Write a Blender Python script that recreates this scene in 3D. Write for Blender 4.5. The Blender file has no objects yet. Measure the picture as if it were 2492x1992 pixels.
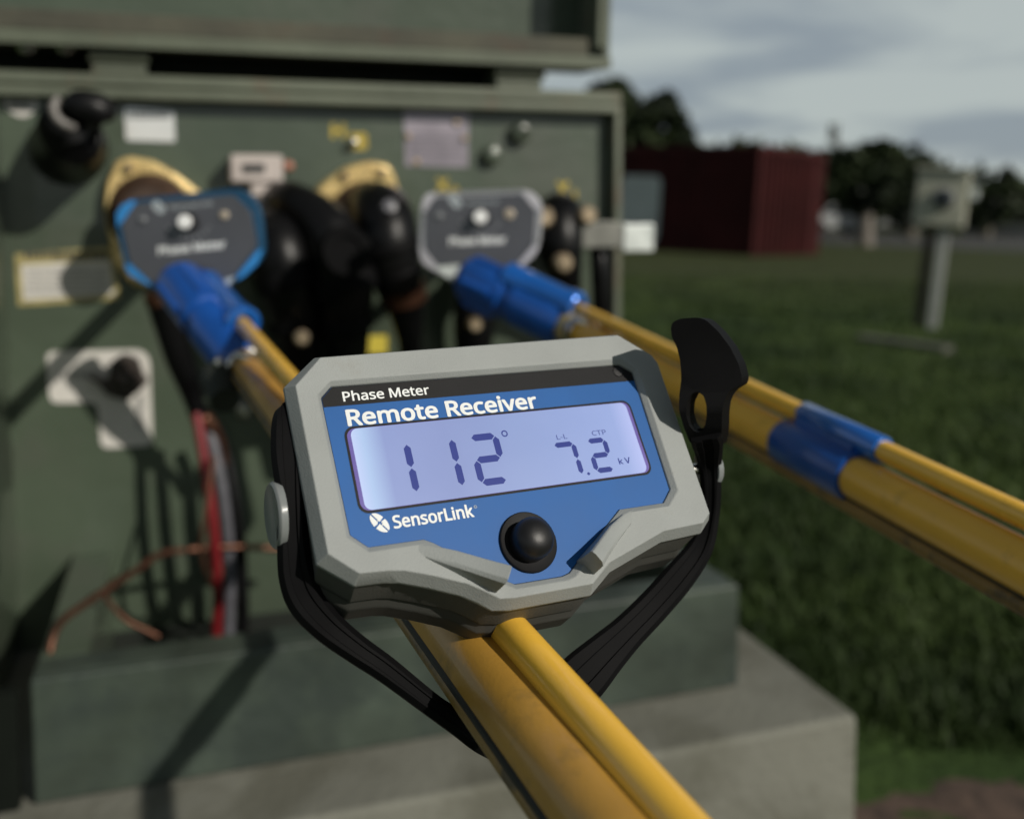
import bpy, bmesh, math, random
import numpy as np
from mathutils import Vector, Matrix, noise
random.seed(7)
PI = math.pi
R_ = math.radians
scene = bpy.context.scene
COL = scene.collection

# ------------------------------------------------------------------ camera, sky, sun, exposure
CAM_H = 1.1
FPX, CX, PY = 2423.0, 1246.0, 669.0
cam_rot = Matrix.Rotation(R_(86.0), 4, 'X') @ Matrix.Rotation(R_(1.2), 4, 'Z')
cam_loc = Vector((0, 0, CAM_H))
cd = bpy.data.cameras.new('camera'); cam = bpy.data.objects.new('camera', cd); COL.objects.link(cam)
cam.matrix_world = Matrix.Translation(cam_loc) @ cam_rot
cd.sensor_width = 36.0; cd.lens = 35.0; cd.shift_y = -0.1312
cd.clip_start = 0.02; cd.clip_end = 800
cd.dof.use_dof = True; cd.dof.focus_distance = 0.335; cd.dof.aperture_fstop = 6.6
scene.camera = cam

SUN_AZ, SUN_EL = 50.0, 31.0          # azimuth to the right of straight behind the camera
sun_dir = Vector((math.sin(R_(SUN_AZ)) * math.cos(R_(SUN_EL)), -math.cos(R_(SUN_AZ)) * math.cos(R_(SUN_EL)), math.sin(R_(SUN_EL))))
ld = bpy.data.lights.new('sun', 'SUN'); sun = bpy.data.objects.new('sun', ld); COL.objects.link(sun)
ld.energy = 3.5; ld.angle = R_(0.6); ld.color = (1.0, 0.94, 0.84)
sun.rotation_euler = sun_dir.to_track_quat('Z', 'Y').to_euler()

world = bpy.data.worlds.new('World'); scene.world = world; world.use_nodes = True
wt = world.node_tree; wn = wt.nodes; wl = wt.links
for n in list(wn): wn.remove(n)
def N(tree, typ, **kw):
    n = tree.nodes.new(typ)
    for k, v in kw.items(): setattr(n, k, v)
    return n
w_out = N(wt, 'ShaderNodeOutputWorld'); w_bg = N(wt, 'ShaderNodeBackground'); w_bg.inputs['Strength'].default_value = 0.1
sky = N(wt, 'ShaderNodeTexSky', sky_type='NISHITA'); sky.sun_disc = False
sky.sun_elevation = R_(SUN_EL); sky.sun_rotation = R_(180 - SUN_AZ)
tc = N(wt, 'ShaderNodeTexCoord'); sep = N(wt, 'ShaderNodeSeparateXYZ'); wl.new(tc.outputs['Generated'], sep.inputs[0])
def M_(op, a, b=None, clamp=False):
    n = N(wt, 'ShaderNodeMath', operation=op); n.use_clamp = clamp
    for i, v in enumerate((a, b)):
        if v is None: continue
        if isinstance(v, (int, float)): n.inputs[i].default_value = v
        else: wl.new(v, n.inputs[i])
    return n.outputs[0]
zc = M_('MAXIMUM', sep.outputs[2], 0.0); zd = M_('ADD', zc, 0.10)
u = M_('DIVIDE', sep.outputs[0], zd); v = M_('DIVIDE', sep.outputs[1], zd)
comb = N(wt, 'ShaderNodeCombineXYZ'); wl.new(M_('MULTIPLY', u, 0.9), comb.inputs[0]); wl.new(M_('MULTIPLY', v, 0.75), comb.inputs[1])
n1 = N(wt, 'ShaderNodeTexNoise'); n1.inputs['Scale'].default_value = 0.95; n1.inputs['Detail'].default_value = 5; n1.inputs['Distortion'].default_value = 0.5; n1.inputs['Roughness'].default_value = 0.5
wl.new(comb.outputs[0], n1.inputs['Vector'])
ramp = N(wt, 'ShaderNodeValToRGB')
cr = ramp.color_ramp; cr.elements[0].position = 0.41; cr.elements[0].color = (2.7, 3.15, 3.5, 1); cr.elements[1].position = 0.58; cr.elements[1].color = (4.5, 5.0, 4.9, 1)
wl.new(n1.outputs['Fac'], ramp.inputs[0])
dim = N(wt, 'ShaderNodeMapRange'); dim.inputs['From Min'].default_value = 0.24; dim.inputs['From Max'].default_value = 0.65; dim.inputs['To Min'].default_value = 1.0; dim.inputs['To Max'].default_value = 0.25
wl.new(sep.outputs[2], dim.inputs['Value'])
mul = N(wt, 'ShaderNodeMix', data_type='RGBA', blend_type='MULTIPLY'); mul.inputs[0].default_value = 1
wl.new(ramp.outputs[0], mul.inputs[6]); wl.new(dim.outputs[0], mul.inputs[7])
mx = N(wt, 'ShaderNodeMix', data_type='RGBA'); mx.inputs[0].default_value = 0.93
wl.new(sky.outputs[0], mx.inputs[6]); wl.new(mul.outputs[2], mx.inputs[7])
wl.new(mx.outputs[2], w_bg.inputs['Color']); wl.new(w_bg.outputs[0], w_out.inputs['Surface'])

vs = scene.view_settings
scene.display_settings.display_device = 'sRGB'
vs.view_transform = 'Standard'; vs.look = 'None'; vs.gamma = 1.0; vs.use_curve_mapping = False; vs.exposure = 0.0

# ------------------------------------------------------------------ helpers
CR = cam_rot.to_3x3()
def at(px, py, d):
    """world point seen at a pixel of the photograph, d metres along the view axis"""
    return cam_loc + CR @ (Vector(((px - CX) / FPX, -(py - PY) / FPX, -1.0)) * d)
def depth_of(p): return -(CR.transposed() @ (Vector(p) - cam_loc)).z
def ground_at(px, py, z=0.0):
    r = CR @ Vector(((px - CX) / FPX, -(py - PY) / FPX, -1.0)); t = (z - CAM_H) / r.z
    return cam_loc + r * t

def lin(c):
    return tuple((x / 255 / 12.92) if x / 255 <= 0.04045 else ((x / 255 + 0.055) / 1.055) ** 2.4 for x in c)

MATS = {}
def mat(name, col, rough=0.5, metal=0.0, var=0.15, scale=20.0, bump=0.0, bscale=200.0, spec=0.5, coat=0.0, stain=None, stain_scale=6.0, stain_amt=0.5, stain_thr=0.55, emit=None, estr=0.0, trans=0.0, stretch=(1, 1, 1)):
    m = bpy.data.materials.new(name); m.use_nodes = True; t = m.node_tree; b = t.nodes['Principled BSDF']
    b.inputs['Roughness'].default_value = rough; b.inputs['Metallic'].default_value = metal
    b.inputs['Specular IOR Level'].default_value = spec; b.inputs['Coat Weight'].default_value = coat
    b.inputs['Transmission Weight'].default_value = trans
    tcn = N(t, 'ShaderNodeTexCoord'); mp = N(t, 'ShaderNodeMapping'); mp.inputs['Scale'].default_value = stretch
    t.links.new(tcn.outputs['Object'], mp.inputs[0])
    nz = N(t, 'ShaderNodeTexNoise'); nz.inputs['Scale'].default_value = scale; nz.inputs['Detail'].default_value = 6
    t.links.new(mp.outputs[0], nz.inputs['Vector'])
    mix = N(t, 'ShaderNodeMix', data_type='RGBA')
    mix.inputs[6].default_value = tuple(c * (1 - var) for c in col) + (1,); mix.inputs[7].default_value = tuple(min(1, c * (1 + var)) for c in col) + (1,)
    mr = N(t, 'ShaderNodeMapRange'); mr.inputs['From Min'].default_value = 0.3; mr.inputs['From Max'].default_value = 0.7
    t.links.new(nz.outputs['Fac'], mr.inputs['Value']); t.links.new(mr.outputs[0], mix.inputs[0])
    out = mix.outputs[2]
    if stain:
        nz2 = N(t, 'ShaderNodeTexNoise'); nz2.inputs['Scale'].default_value = stain_scale; nz2.inputs['Detail'].default_value = 8; nz2.inputs['Roughness'].default_value = 0.65
        t.links.new(mp.outputs[0], nz2.inputs['Vector'])
        m2 = N(t, 'ShaderNodeMapRange'); m2.inputs['From Min'].default_value = stain_thr; m2.inputs['From Max'].default_value = stain_thr + 0.14; m2.inputs['To Max'].default_value = stain_amt
        t.links.new(nz2.outputs['Fac'], m2.inputs['Value'])
        mx2 = N(t, 'ShaderNodeMix', data_type='RGBA'); mx2.inputs[7].default_value = tuple(stain) + (1,)
        t.links.new(m2.outputs[0], mx2.inputs[0]); t.links.new(out, mx2.inputs[6]); out = mx2.outputs[2]
    t.links.new(out, b.inputs['Base Color'])
    rr = N(t, 'ShaderNodeMapRange'); rr.inputs['To Min'].default_value = max(0.02, rough - 0.08); rr.inputs['To Max'].default_value = min(1, rough + 0.08)
    t.links.new(nz.outputs['Fac'], rr.inputs['Value']); t.links.new(rr.outputs[0], b.inputs['Roughness'])
    if bump:
        nb = N(t, 'ShaderNodeTexNoise'); nb.inputs['Scale'].default_value = bscale; nb.inputs['Detail'].default_value = 3
        t.links.new(tcn.outputs['Object'], nb.inputs['Vector'])
        bp = N(t, 'ShaderNodeBump'); bp.inputs['Strength'].default_value = bump; bp.inputs['Distance'].default_value = 0.3 / bscale
        t.links.new(nb.outputs['Fac'], bp.inputs['Height']); t.links.new(bp.outputs[0], b.inputs['Normal'])
    if emit:
        b.inputs['Emission Color'].default_value = tuple(emit) + (1,); b.inputs['Emission Strength'].default_value = estr
    MATS[name] = m
    return m

def finish(bm, sharp=35):
    bmesh.ops.recalc_face_normals(bm, faces=bm.faces)
    for f in bm.faces: f.smooth = True
    c = math.cos(R_(sharp))
    for e in bm.edges:
        if len(e.link_faces) == 2 and e.link_faces[0].normal.dot(e.link_faces[1].normal) < c: e.smooth = False

ROOT = {}
def obj(name, bm, m, parent=None, world=False, bevel=0.0, sharp=35, segs=2):
    """links a bmesh as one mesh object; world=True: vertices are in world space"""
    root_m = ROOT.get(parent.name, Matrix()) if parent else Matrix()
    if world: bm.transform(root_m.inverted())
    finish(bm, sharp)
    me = bpy.data.meshes.new(name); bm.to_mesh(me); bm.free(); me.materials.append(m)
    o = bpy.data.objects.new(name, me); COL.objects.link(o)
    if parent: o.parent = parent; ROOT[o.name] = root_m
    if bevel:
        md = o.modifiers.new('bevel', 'BEVEL'); md.width = bevel; md.segments = segs; md.limit_method = 'ANGLE'; md.angle_limit = R_(28); md.harden_normals = True
    return o
def thing(name, label, cat, mw=None, group=None):
    o = bpy.data.objects.new(name, None); COL.objects.link(o); o.empty_display_size = 0.05
    mw = mw if mw is not None else Matrix()
    o.matrix_world = mw; ROOT[o.name] = mw.copy()
    o['label'] = label; o['category'] = cat
    if group: o['group'] = group
    return o
def tag(o, label, cat, group=None):
    o['label'] = label; o['category'] = cat
    if group: o['group'] = group
    return o
def kind(o, k): o['kind'] = k; return o

def b_box(bm, x0, x1, y0, y1, z0, z1, M=None):
    vs_ = [Vector((x, y, z)) for x in (x0, x1) for y in (y0, y1) for z in (z0, z1)]
    if M is not None: vs_ = [M @ p for p in vs_]
    v = [bm.verts.new(p) for p in vs_]
    for f in ((0, 1, 3, 2), (4, 6, 7, 5), (0, 4, 5, 1), (2, 3, 7, 6), (0, 2, 6, 4), (1, 5, 7, 3)): bm.faces.new([v[i] for i in f])
def box(x0, x1, y0, y1, z0, z1, M=None):
    bm = bmesh.new(); b_box(bm, x0, x1, y0, y1, z0, z1, M); return bm
def loft(rings, cap0=True, cap1=True, closed=True):
    bm = bmesh.new(); b_loft(bm, rings, cap0, cap1, closed); return bm
def b_loft(bm, rings, cap0=True, cap1=True, closed=True):
    R = [[bm.verts.new(p) for p in r] for r in rings]
    n = len(R[0])
    for a, b in zip(R, R[1:]):
        for i in range(n if closed else n - 1):
            j = (i + 1) % n; bm.faces.new((a[i], a[j], b[j], b[i]))
    if cap0: bm.faces.new(R[0][::-1])
    if cap1: bm.faces.new(R[-1])
def b_tube(bm, pts, rad, n=16, cap=True, squash=None):
    pts = [Vector(p) for p in pts]
    if not hasattr(rad, '__len__'): rad = [rad] * len(pts)
    rings = []; up = None
    for i, p in enumerate(pts):
        d = (pts[min(i + 1, len(pts) - 1)] - pts[max(i - 1, 0)]).normalized()
        if up is None:
            up = Vector((0, 0, 1)) if abs(d.z) < 0.9 else Vector((1, 0, 0))
        x = d.cross(up).normalized(); y = x.cross(d).normalized(); up = y
        rings.append([p + (x * math.cos(2 * PI * k / n) + y * math.sin(2 * PI * k / n)) * rad[i] for k in range(n)])
    b_loft(bm, rings, cap, cap)
def tube(pts, rad, n=16, cap=True):
    bm = bmesh.new(); b_tube(bm, pts, rad, n, cap); return bm
def smooth_path(pts, k=6):
    """Catmull-Rom through tuples of any length"""
    P = [np.array(p, float) for p in pts]; P = [2 * P[0] - P[1]] + P + [2 * P[-1] - P[-2]]; out = []
    for i in range(1, len(P) - 2):
        for s in range(k):
            t = s / k
            out.append(0.5 * ((2 * P[i]) + (-P[i - 1] + P[i + 1]) * t + (2 * P[i - 1] - 5 * P[i] + 4 * P[i + 1] - P[i + 2]) * t * t + (-P[i - 1] + 3 * P[i] - 3 * P[i + 1] + P[i + 2]) * t ** 3))
    out.append(P[-2]); return out
def lathe(prof, n=32, M=None):
    """prof: (radius, z) from bottom to top"""
    bm = bmesh.new(); b_lathe(bm, prof, n, M); return bm
def b_lathe(bm, prof, n=32, M=None):
    M = M or Matrix()
    rings = [[M @ Vector((max(r, 1e-5) * math.cos(2 * PI * k / n), max(r, 1e-5) * math.sin(2 * PI * k / n), z)) for k in range(n)] for r, z in prof]
    b_loft(bm, rings)
def prism(poly, z0, z1, M=None):
    bm = bmesh.new(); b_prism(bm, poly, z0, z1, M); return bm
def b_prism(bm, poly, z0, z1, M=None):
    M = M or Matrix()
    b_loft(bm, [[M @ Vector((x, y, z0)) for x, y in poly], [M @ Vector((x, y, z1)) for x, y in poly]])
def rrect(x0, x1, y0, y1, r, n=6):
    out = []
    for cx, cy, a in ((x1 - r, y1 - r, 0), (x0 + r, y1 - r, 90), (x0 + r, y0 + r, 180), (x1 - r, y0 + r, 270)):
        for k in range(n + 1):
            t = R_(a + 90 * k / n); out.append((cx + r * math.cos(t), cy + r * math.sin(t)))
    return out
def rounded(poly, r, n=4):
    """round every corner of a polygon"""
    out = []; L = len(poly)
    for i in range(L):
        p = Vector(poly[i]); a = Vector(poly[i - 1]) - p; b = Vector(poly[(i + 1) % L]) - p
        ra = min(r, a.length * 0.45); rb = min(r, b.length * 0.45)
        s = p + a.normalized() * ra; e = p + b.normalized() * rb
        for k in range(n + 1):
            t = k / n; q = s * (1 - t) ** 2 + p * 2 * t * (1 - t) + e * t * t; out.append((q.x, q.y))
    return out
def frame_from(o, z, up=Vector((0, 0, 1))):
    z = Vector(z).normalized(); x = up.cross(z)
    if x.length < 1e-4: x = Vector((1, 0, 0)).cross(z)
    x.normalize(); y = z.cross(x)
    m = Matrix((x, y, z)).transposed().to_4x4(); m.translation = o; return m

def load_font():
    import os
    try:
        p = os.path.join(bpy.utils.resource_path('LOCAL'), 'datafiles', 'fonts', 'NotoSansMath-Regular.woff2')
        if os.path.exists(p): return bpy.data.fonts.load(p)
    except Exception: pass
    return None
FONT = load_font()
def raw_text(t):
    c = bpy.data.curves.new('t', 'FONT'); c.body = t; c.size = 1.0; c.resolution_u = 6
    if FONT: c.font = FONT
    o = bpy.data.objects.new('t', c); COL.objects.link(o)
    dg = bpy.context.evaluated_depsgraph_get(); me = bpy.data.meshes.new_from_object(o.evaluated_get(dg))
    bpy.data.objects.remove(o); bpy.data.curves.remove(c)
    v = np.array([tuple(p.co) for p in me.vertices]); f = [tuple(p.vertices) for p in me.polygons]; bpy.data.meshes.remove(me)
    return v, f
CAP = raw_text('H')[0][:, 1].max()
def text_bm(s, x0, x1, y0, h=None, bold=0.0, z=0.0001, M=None, thick=0.00004):
    """lettering with its left/right edges at x0/x1, baseline y0, cap height h; bold in parts of the cap height"""
    v, f = raw_text(s); a, b = v[:, 0].min(), v[:, 0].max()
    hh = h if h else (x1 - x0) / (b - a) * CAP
    bd = bold * hh; sx = (x1 - x0 - 2 * bd) / (b - a); sy = hh / CAP
    bm = bmesh.new(); offs = [(0, 0)] + ([(math.cos(k * PI / 4) * bd, math.sin(k * PI / 4) * bd) for k in range(8)] if bold else [])
    for k, (dx, dy) in enumerate(offs):
        zz = z + thick * (0.6 + 0.05 * k)
        vv = [bm.verts.new((x0 + bd + (p[0] - a) * sx + dx, y0 + p[1] * sy + dy * 0.8, zz)) for p in v]
        for q in f:
            try: bm.faces.new([vv[i] for i in q])
            except ValueError: pass
    if M is not None: bm.transform(M)
    return bm
def merge(*bms):
    out = bms[0]
    for b in bms[1:]:
        me = bpy.data.meshes.new('m'); b.to_mesh(me); out.from_mesh(me); bpy.data.meshes.remove(me); b.free()
    return out

# ------------------------------------------------------------------ materials
GREEN = (0.060, 0.080, 0.054)
m_cab = mat('cabinet_green', GREEN, 0.34, 0, 0.2, 4.0, 0.14, 40, coat=0.5, stain=(0.085, 0.092, 0.073), stain_scale=5, stain_amt=0.55, stain_thr=0.52)
m_cab_rim = mat('cabinet_rim_green', (0.105, 0.120, 0.085), 0.5, 0, 0.2, 6.0, 0.15, 60, stain=(0.13, 0.085, 0.055), stain_scale=9, stain_amt=0.7, stain_thr=0.56)
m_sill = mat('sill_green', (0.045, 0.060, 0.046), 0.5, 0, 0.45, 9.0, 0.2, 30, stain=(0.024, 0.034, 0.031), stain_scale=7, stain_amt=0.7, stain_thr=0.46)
m_rust = mat('rusty_lip', (0.065, 0.064, 0.045), 0.7, 0, 0.3, 12, 0.2, 80, stain=(0.075, 0.045, 0.03), stain_scale=11, stain_amt=0.6, stain_thr=0.5)
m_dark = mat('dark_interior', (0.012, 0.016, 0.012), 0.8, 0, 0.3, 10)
m_conc = mat('concrete', (0.165, 0.166, 0.138), 0.85, 0, 0.12, 7, 0.5, 90, stain=(0.095, 0.094, 0.07), stain_scale=6, stain_amt=0.7, stain_thr=0.48)
m_rubber = mat('black_rubber', (0.0045, 0.0045, 0.005), 0.6, 0, 0.3, 30, 0.06, 900, spec=0.08, stain=(0.03, 0.03, 0.03), stain_scale=600, stain_amt=0.6, stain_thr=0.70)
m_elbow = mat('elbow_rubber', (0.004, 0.004, 0.0045), 0.38, 0, 0.3, 20, 0.1, 100, spec=0.22)
m_shell = mat('grey_shell', (0.272, 0.288, 0.283), 0.58, 0, 0.07, 45, 0.8, 1700, spec=0.4, stain=(0.20, 0.19, 0.16), stain_scale=45, stain_amt=0.30, stain_thr=0.60)
m_back = mat('dark_shell', (0.045, 0.045, 0.041), 0.5, 0, 0.05, 60, 0.5, 2600, spec=0.4)
m_blue = mat('label_blue', (0.010, 0.095, 0.32), 0.5, 0, 0.06, 40, 0.2, 4000, spec=0.28, stain=(0.14, 0.22, 0.40), stain_scale=900, stain_amt=0.5, stain_thr=0.70)
m_band = mat('label_black', (0.008, 0.008, 0.009), 0.5, 0, 0.15, 80, 0.3, 4000, spec=0.2, stain=(0.12, 0.12, 0.12), stain_scale=900, stain_amt=0.6, stain_thr=0.69)
m_white = mat('print_white', (0.72, 0.74, 0.74), 0.5, 0, 0.02, 50)
m_offwhite = mat('print_grey', (0.42, 0.47, 0.50), 0.5, 0, 0.02, 50)
m_lcd_edge = mat('lcd_edge', (0.08, 0.06, 0.22), 0.3, 0, 0.1, 60, emit=(0.09, 0.065, 0.28), estr=0.5)
m_seg = mat('lcd_segment', (0.015, 0.025, 0.15), 0.4, 0, 0.03, 50, emit=(0.02, 0.035, 0.19), estr=0.45, spec=0.2)
m_knob = mat('button_black', (0.010, 0.010, 0.011), 0.42, 0, 0.15, 60, 0.35, 2500, spec=0.35)
m_stud = mat('clear_stud', (0.30, 0.32, 0.32), 0.22, 0, 0.1, 60, 0.1, 300, trans=0.35)
m_steel = mat('bright_steel', (0.62, 0.60, 0.56), 0.25, 1.0, 0.15, 40, 0.1, 200)
m_yellow = mat('fibreglass_yellow', (0.86, 0.48, 0.055), 0.34, 0, 0.10, 14, 0.35, 900, coat=0.25, stain=(0.34, 0.19, 0.03), stain_scale=38, stain_amt=0.5, stain_thr=0.60)
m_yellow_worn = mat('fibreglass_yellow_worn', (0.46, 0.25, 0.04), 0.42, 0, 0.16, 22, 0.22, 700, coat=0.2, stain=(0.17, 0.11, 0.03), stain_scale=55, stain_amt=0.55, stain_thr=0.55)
m_rod = mat('rod_yellow', (0.92, 0.53, 0.06), 0.26, 0, 0.07, 16, 0.15, 900, coat=0.3, stain=(0.30, 0.16, 0.03), stain_scale=30, stain_amt=0.35, stain_thr=0.62)
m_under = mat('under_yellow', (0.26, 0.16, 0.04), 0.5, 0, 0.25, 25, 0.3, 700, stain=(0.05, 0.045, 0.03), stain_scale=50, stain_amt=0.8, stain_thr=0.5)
m_seam = mat('black_seam', (0.01, 0.012, 0.01), 0.6, 0, 0.2, 30)
m_anod = mat('anodised_blue', (0.010, 0.14, 0.56), 0.2, 0.25, 0.12, 30, 0.05, 200, coat=1.0)
m_anod2 = mat('anodised_blue_dull', (0.007, 0.075, 0.34), 0.30, 0.1, 0.15, 30, 0.05, 200, coat=0.25)
m_silver = mat('silver_shell', (0.50, 0.50, 0.52), 0.35, 0.6, 0.08, 30)
m_mblue = mat('meter_blue', (0.012, 0.075, 0.16), 0.35, 0.1, 0.1, 30)
m_face = mat('face_grey', (0.065, 0.067, 0.078), 0.32, 0, 0.08, 30, coat=0.25)
m_gold = mat('yellow_brass', (0.90, 0.64, 0.28), 0.28, 0.45, 0.2, 30, 0.3, 120, stain=(0.25, 0.14, 0.06), stain_scale=30, stain_amt=0.6, stain_thr=0.56)
m_copper = mat('copper', (0.12, 0.055, 0.034), 0.45, 0.8, 0.3, 40, 0.2, 200)
m_bronze = mat('bronze_bolt', (0.45, 0.35, 0.24), 0.35, 0.8, 0.3, 60)
m_plate = mat('nameplate_metal', (0.30, 0.27, 0.31), 0.35, 0.5, 0.2, 25)
m_paper = mat('sticker_white', (0.62, 0.60, 0.56), 0.35, 0, 0.06, 30, coat=0.3)
m_sticker2 = mat('sticker_glossy', (0.80, 0.80, 0.78), 0.16, 0.35, 0.05, 30, coat=1.0)
m_yel_paint = mat('yellow_paint', (0.42, 0.32, 0.04), 0.6, 0, 0.25, 60)
m_yel_label = mat('label_yellow', (0.36, 0.31, 0.13), 0.45, 0, 0.2, 40)
m_ink = mat('ink', (0.04, 0.04, 0.04), 0.6, 0, 0.2, 40)
m_red = mat('red_cable', (0.15, 0.009, 0.012), 0.4, 0, 0.2, 40)
m_greyc = mat('grey_cable', (0.10, 0.10, 0.115), 0.45, 0, 0.2, 40)
m_tin = mat('tinned_bar', (0.20, 0.20, 0.18), 0.45, 0.4, 0.2, 40)
m_tag = mat('bright_grey', (0.62, 0.66, 0.64), 0.4, 0.2, 0.15, 60)
m_cont = mat('container_red', (0.046, 0.011, 0.011), 0.8, 0, 0.25, 1.2, 0.2, 20, spec=0.15, stain=(0.040, 0.008, 0.008), stain_scale=2.5, stain_amt=0.6, stain_thr=0.52)
m_door = mat('pale_door', (0.36, 0.40, 0.39), 0.5, 0, 0.08, 2)
m_box = mat('meter_box_grey', (0.34, 0.34, 0.27), 0.5, 0, 0.15, 6, 0.2, 40)
m_post = mat('galvanised_post', (0.30, 0.31, 0.29), 0.5, 0.0, 0.15, 8)
m_wood = mat('weathered_wood', (0.045, 0.037, 0.028), 0.85, 0, 0.3, 14, 0.4, 60)
m_plank = mat('plank_grey', (0.09, 0.09, 0.075), 0.85, 0, 0.3, 8, 0.4, 60)
m_bark = mat('bark', (0.10, 0.09, 0.07), 0.9, 0, 0.3, 6, 0.5, 20)
m_road = mat('asphalt', (0.04, 0.04, 0.038), 0.9, 0, 0.15, 2)
m_wpaint = mat('white_paint', (0.28, 0.29, 0.29), 0.4, 0, 0.05, 3)
m_wall = mat('pale_wall', (0.14, 0.145, 0.145), 0.8, 0, 0.1, 0.6)
m_glass = mat('dark_glass', (0.02, 0.025, 0.03), 0.1, 0, 0.1, 3)
m_tyre = mat('tyre', (0.01, 0.01, 0.01), 0.8, 0, 0.1, 3)
def leaf_mat(name, a, b):
    m = mat(name, a, 0.6, 0, 0.1, 0.4, spec=0.2)
    t = m.node_tree; bs = t.nodes['Principled BSDF']
    nz = N(t, 'ShaderNodeTexNoise'); nz.inputs['Scale'].default_value = 0.8; nz.inputs['Detail'].default_value = 6
    tcn = N(t, 'ShaderNodeTexCoord'); t.links.new(tcn.outputs['Object'], nz.inputs['Vector'])
    r = N(t, 'ShaderNodeValToRGB'); r.color_ramp.elements[0].position = 0.38; r.color_ramp.elements[1].position = 0.62
    r.color_ramp.elements[0].color = tuple(a) + (1,); r.color_ramp.elements[1].color = tuple(b) + (1,)
    t.links.new(nz.outputs['Fac'], r.inputs[0]); t.links.new(r.outputs[0], bs.inputs['Base Color'])
    return m
m_leaf = leaf_mat('foliage_dark', (0.007, 0.012, 0.006), (0.036, 0.052, 0.020))
m_blade = leaf_mat('grass_blade', (0.014, 0.028, 0.007), (0.060, 0.092, 0.024))

# the LCD is backlit; the lamps at its two ends make the ends brighter
m_lcd = mat('lcd_backlit', (0.10, 0.125, 0.20), 0.35, 0, 0.02, 30)
t_ = m_lcd.node_tree; b_ = t_.nodes['Principled BSDF']
tcn = N(t_, 'ShaderNodeTexCoord'); sp = N(t_, 'ShaderNodeSeparateXYZ'); t_.links.new(tcn.outputs['Object'], sp.inputs[0])
rp = N(t_, 'ShaderNodeValToRGB'); mr = N(t_, 'ShaderNodeMapRange'); mr.inputs['From Min'].default_value = -0.053; mr.inputs['From Max'].default_value = 0.053
t_.links.new(sp.outputs[0], mr.inputs['Value']); t_.links.new(mr.outputs[0], rp.inputs[0])
e = rp.color_ramp.elements; e[0].position = 0.0; e[0].color = (0.42, 0.50, 0.74, 1); e[1].position = 1.0; e[1].color = (0.34, 0.38, 0.68, 1)
for p_, c_ in ((0.035, (0.30, 0.43, 0.64, 1)), (0.10, (0.135, 0.18, 0.41, 1)), (0.30, (0.115, 0.155, 0.37, 1)), (0.55, (0.145, 0.205, 0.43, 1)), (0.93, (0.19, 0.26, 0.53, 1))):
    k = rp.color_ramp.elements.new(p_); k.color = c_
t_.links.new(rp.outputs[0], b_.inputs['Emission Color']); b_.inputs['Emission Strength'].default_value = 0.95

# ------------------------------------------------------------------ ground, mulch, road
def ground_material():
    m = bpy.data.materials.new('lawn'); m.use_nodes = True; t = m.node_tree; b = t.nodes['Principled BSDF']; b.inputs['Roughness'].default_value = 0.9; b.inputs['Specular IOR Level'].default_value = 0.15
    tcn = N(t, 'ShaderNodeTexCoord')
    def noise_(s, d=6, st=(1, 1, 1)):
        mp = N(t, 'ShaderNodeMapping'); mp.inputs['Scale'].default_value = st; t.links.new(tcn.outputs['Object'], mp.inputs[0])
        n = N(t, 'ShaderNodeTexNoise'); n.inputs['Scale'].default_value = s; n.inputs['Detail'].default_value = d; t.links.new(mp.outputs[0], n.inputs['Vector']); return n.outputs['Fac']
    def ramp_(f, a, ca, b_, cb):
        r = N(t, 'ShaderNodeValToRGB'); r.color_ramp.elements[0].position = a; r.color_ramp.elements[0].color = tuple(ca) + (1,); r.color_ramp.elements[1].position = b_; r.color_ramp.elements[1].color = tuple(cb) + (1,)
        t.links.new(f, r.inputs[0]); return r.outputs[0]
    g = ramp_(noise_(3.0), 0.35, (0.024, 0.045, 0.013), 0.65, (0.046, 0.078, 0.020))
    d = ramp_(noise_(9.0), 0.35, (0.032, 0.036, 0.015), 0.65, (0.062, 0.052, 0.026))
    sp = N(t, 'ShaderNodeSeparateXYZ'); t.links.new(tcn.outputs['Object'], sp.inputs[0])
    # worn dry turf: a band some 9 to 20 m away
    mr = N(t, 'ShaderNodeMapRange'); mr.inputs['From Min'].default_value = 9.5; mr.inputs['From Max'].default_value = 14
    nn = noise_(0.35, 4, (0.5, 1, 1)); ad = N(t, 'ShaderNodeMath', operation='MULTIPLY_ADD'); ad.inputs[1].default_value = 9.0
    t.links.new(nn, ad.inputs[0]); 
    sb = N(t, 'ShaderNodeMath', operation='SUBTRACT'); t.links.new(sp.outputs[1], sb.inputs[0]); sb.inputs[1].default_value = 4.5; t.links.new(sb.outputs[0], ad.inputs[2])
    t.links.new(ad.outputs[0], mr.inputs['Value'])
    mul = N(t, 'ShaderNodeMath', operation='MULTIPLY'); mul.inputs[1].default_value = 0.55; t.links.new(mr.outputs[0], mul.inputs[0])
    mx = N(t, 'ShaderNodeMix', data_type='RGBA'); t.links.new(mul.outputs[0], mx.inputs[0]); t.links.new(g, mx.inputs[6]); t.links.new(d, mx.inputs[7])
    t.links.new(mx.outputs[2], b.inputs['Base Color'])
    nb = N(t, 'ShaderNodeBump'); nb.inputs['Strength'].default_value = 0.7; nb.inputs['Distance'].default_value = 0.03; t.links.new(noise_(30.0), nb.inputs['Height']); t.links.new(nb.outputs[0], b.inputs['Normal'])
    return m
bm = bmesh.new()
vs4 = [bm.verts.new(p) for p in ((-400, -200, 0), (400, -200, 0), (400, 600, 0), (-400, 600, 0))]; bm.faces.new(vs4)
kind(obj('lawn', bm, ground_material()), 'structure')
bm = bmesh.new()
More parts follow.
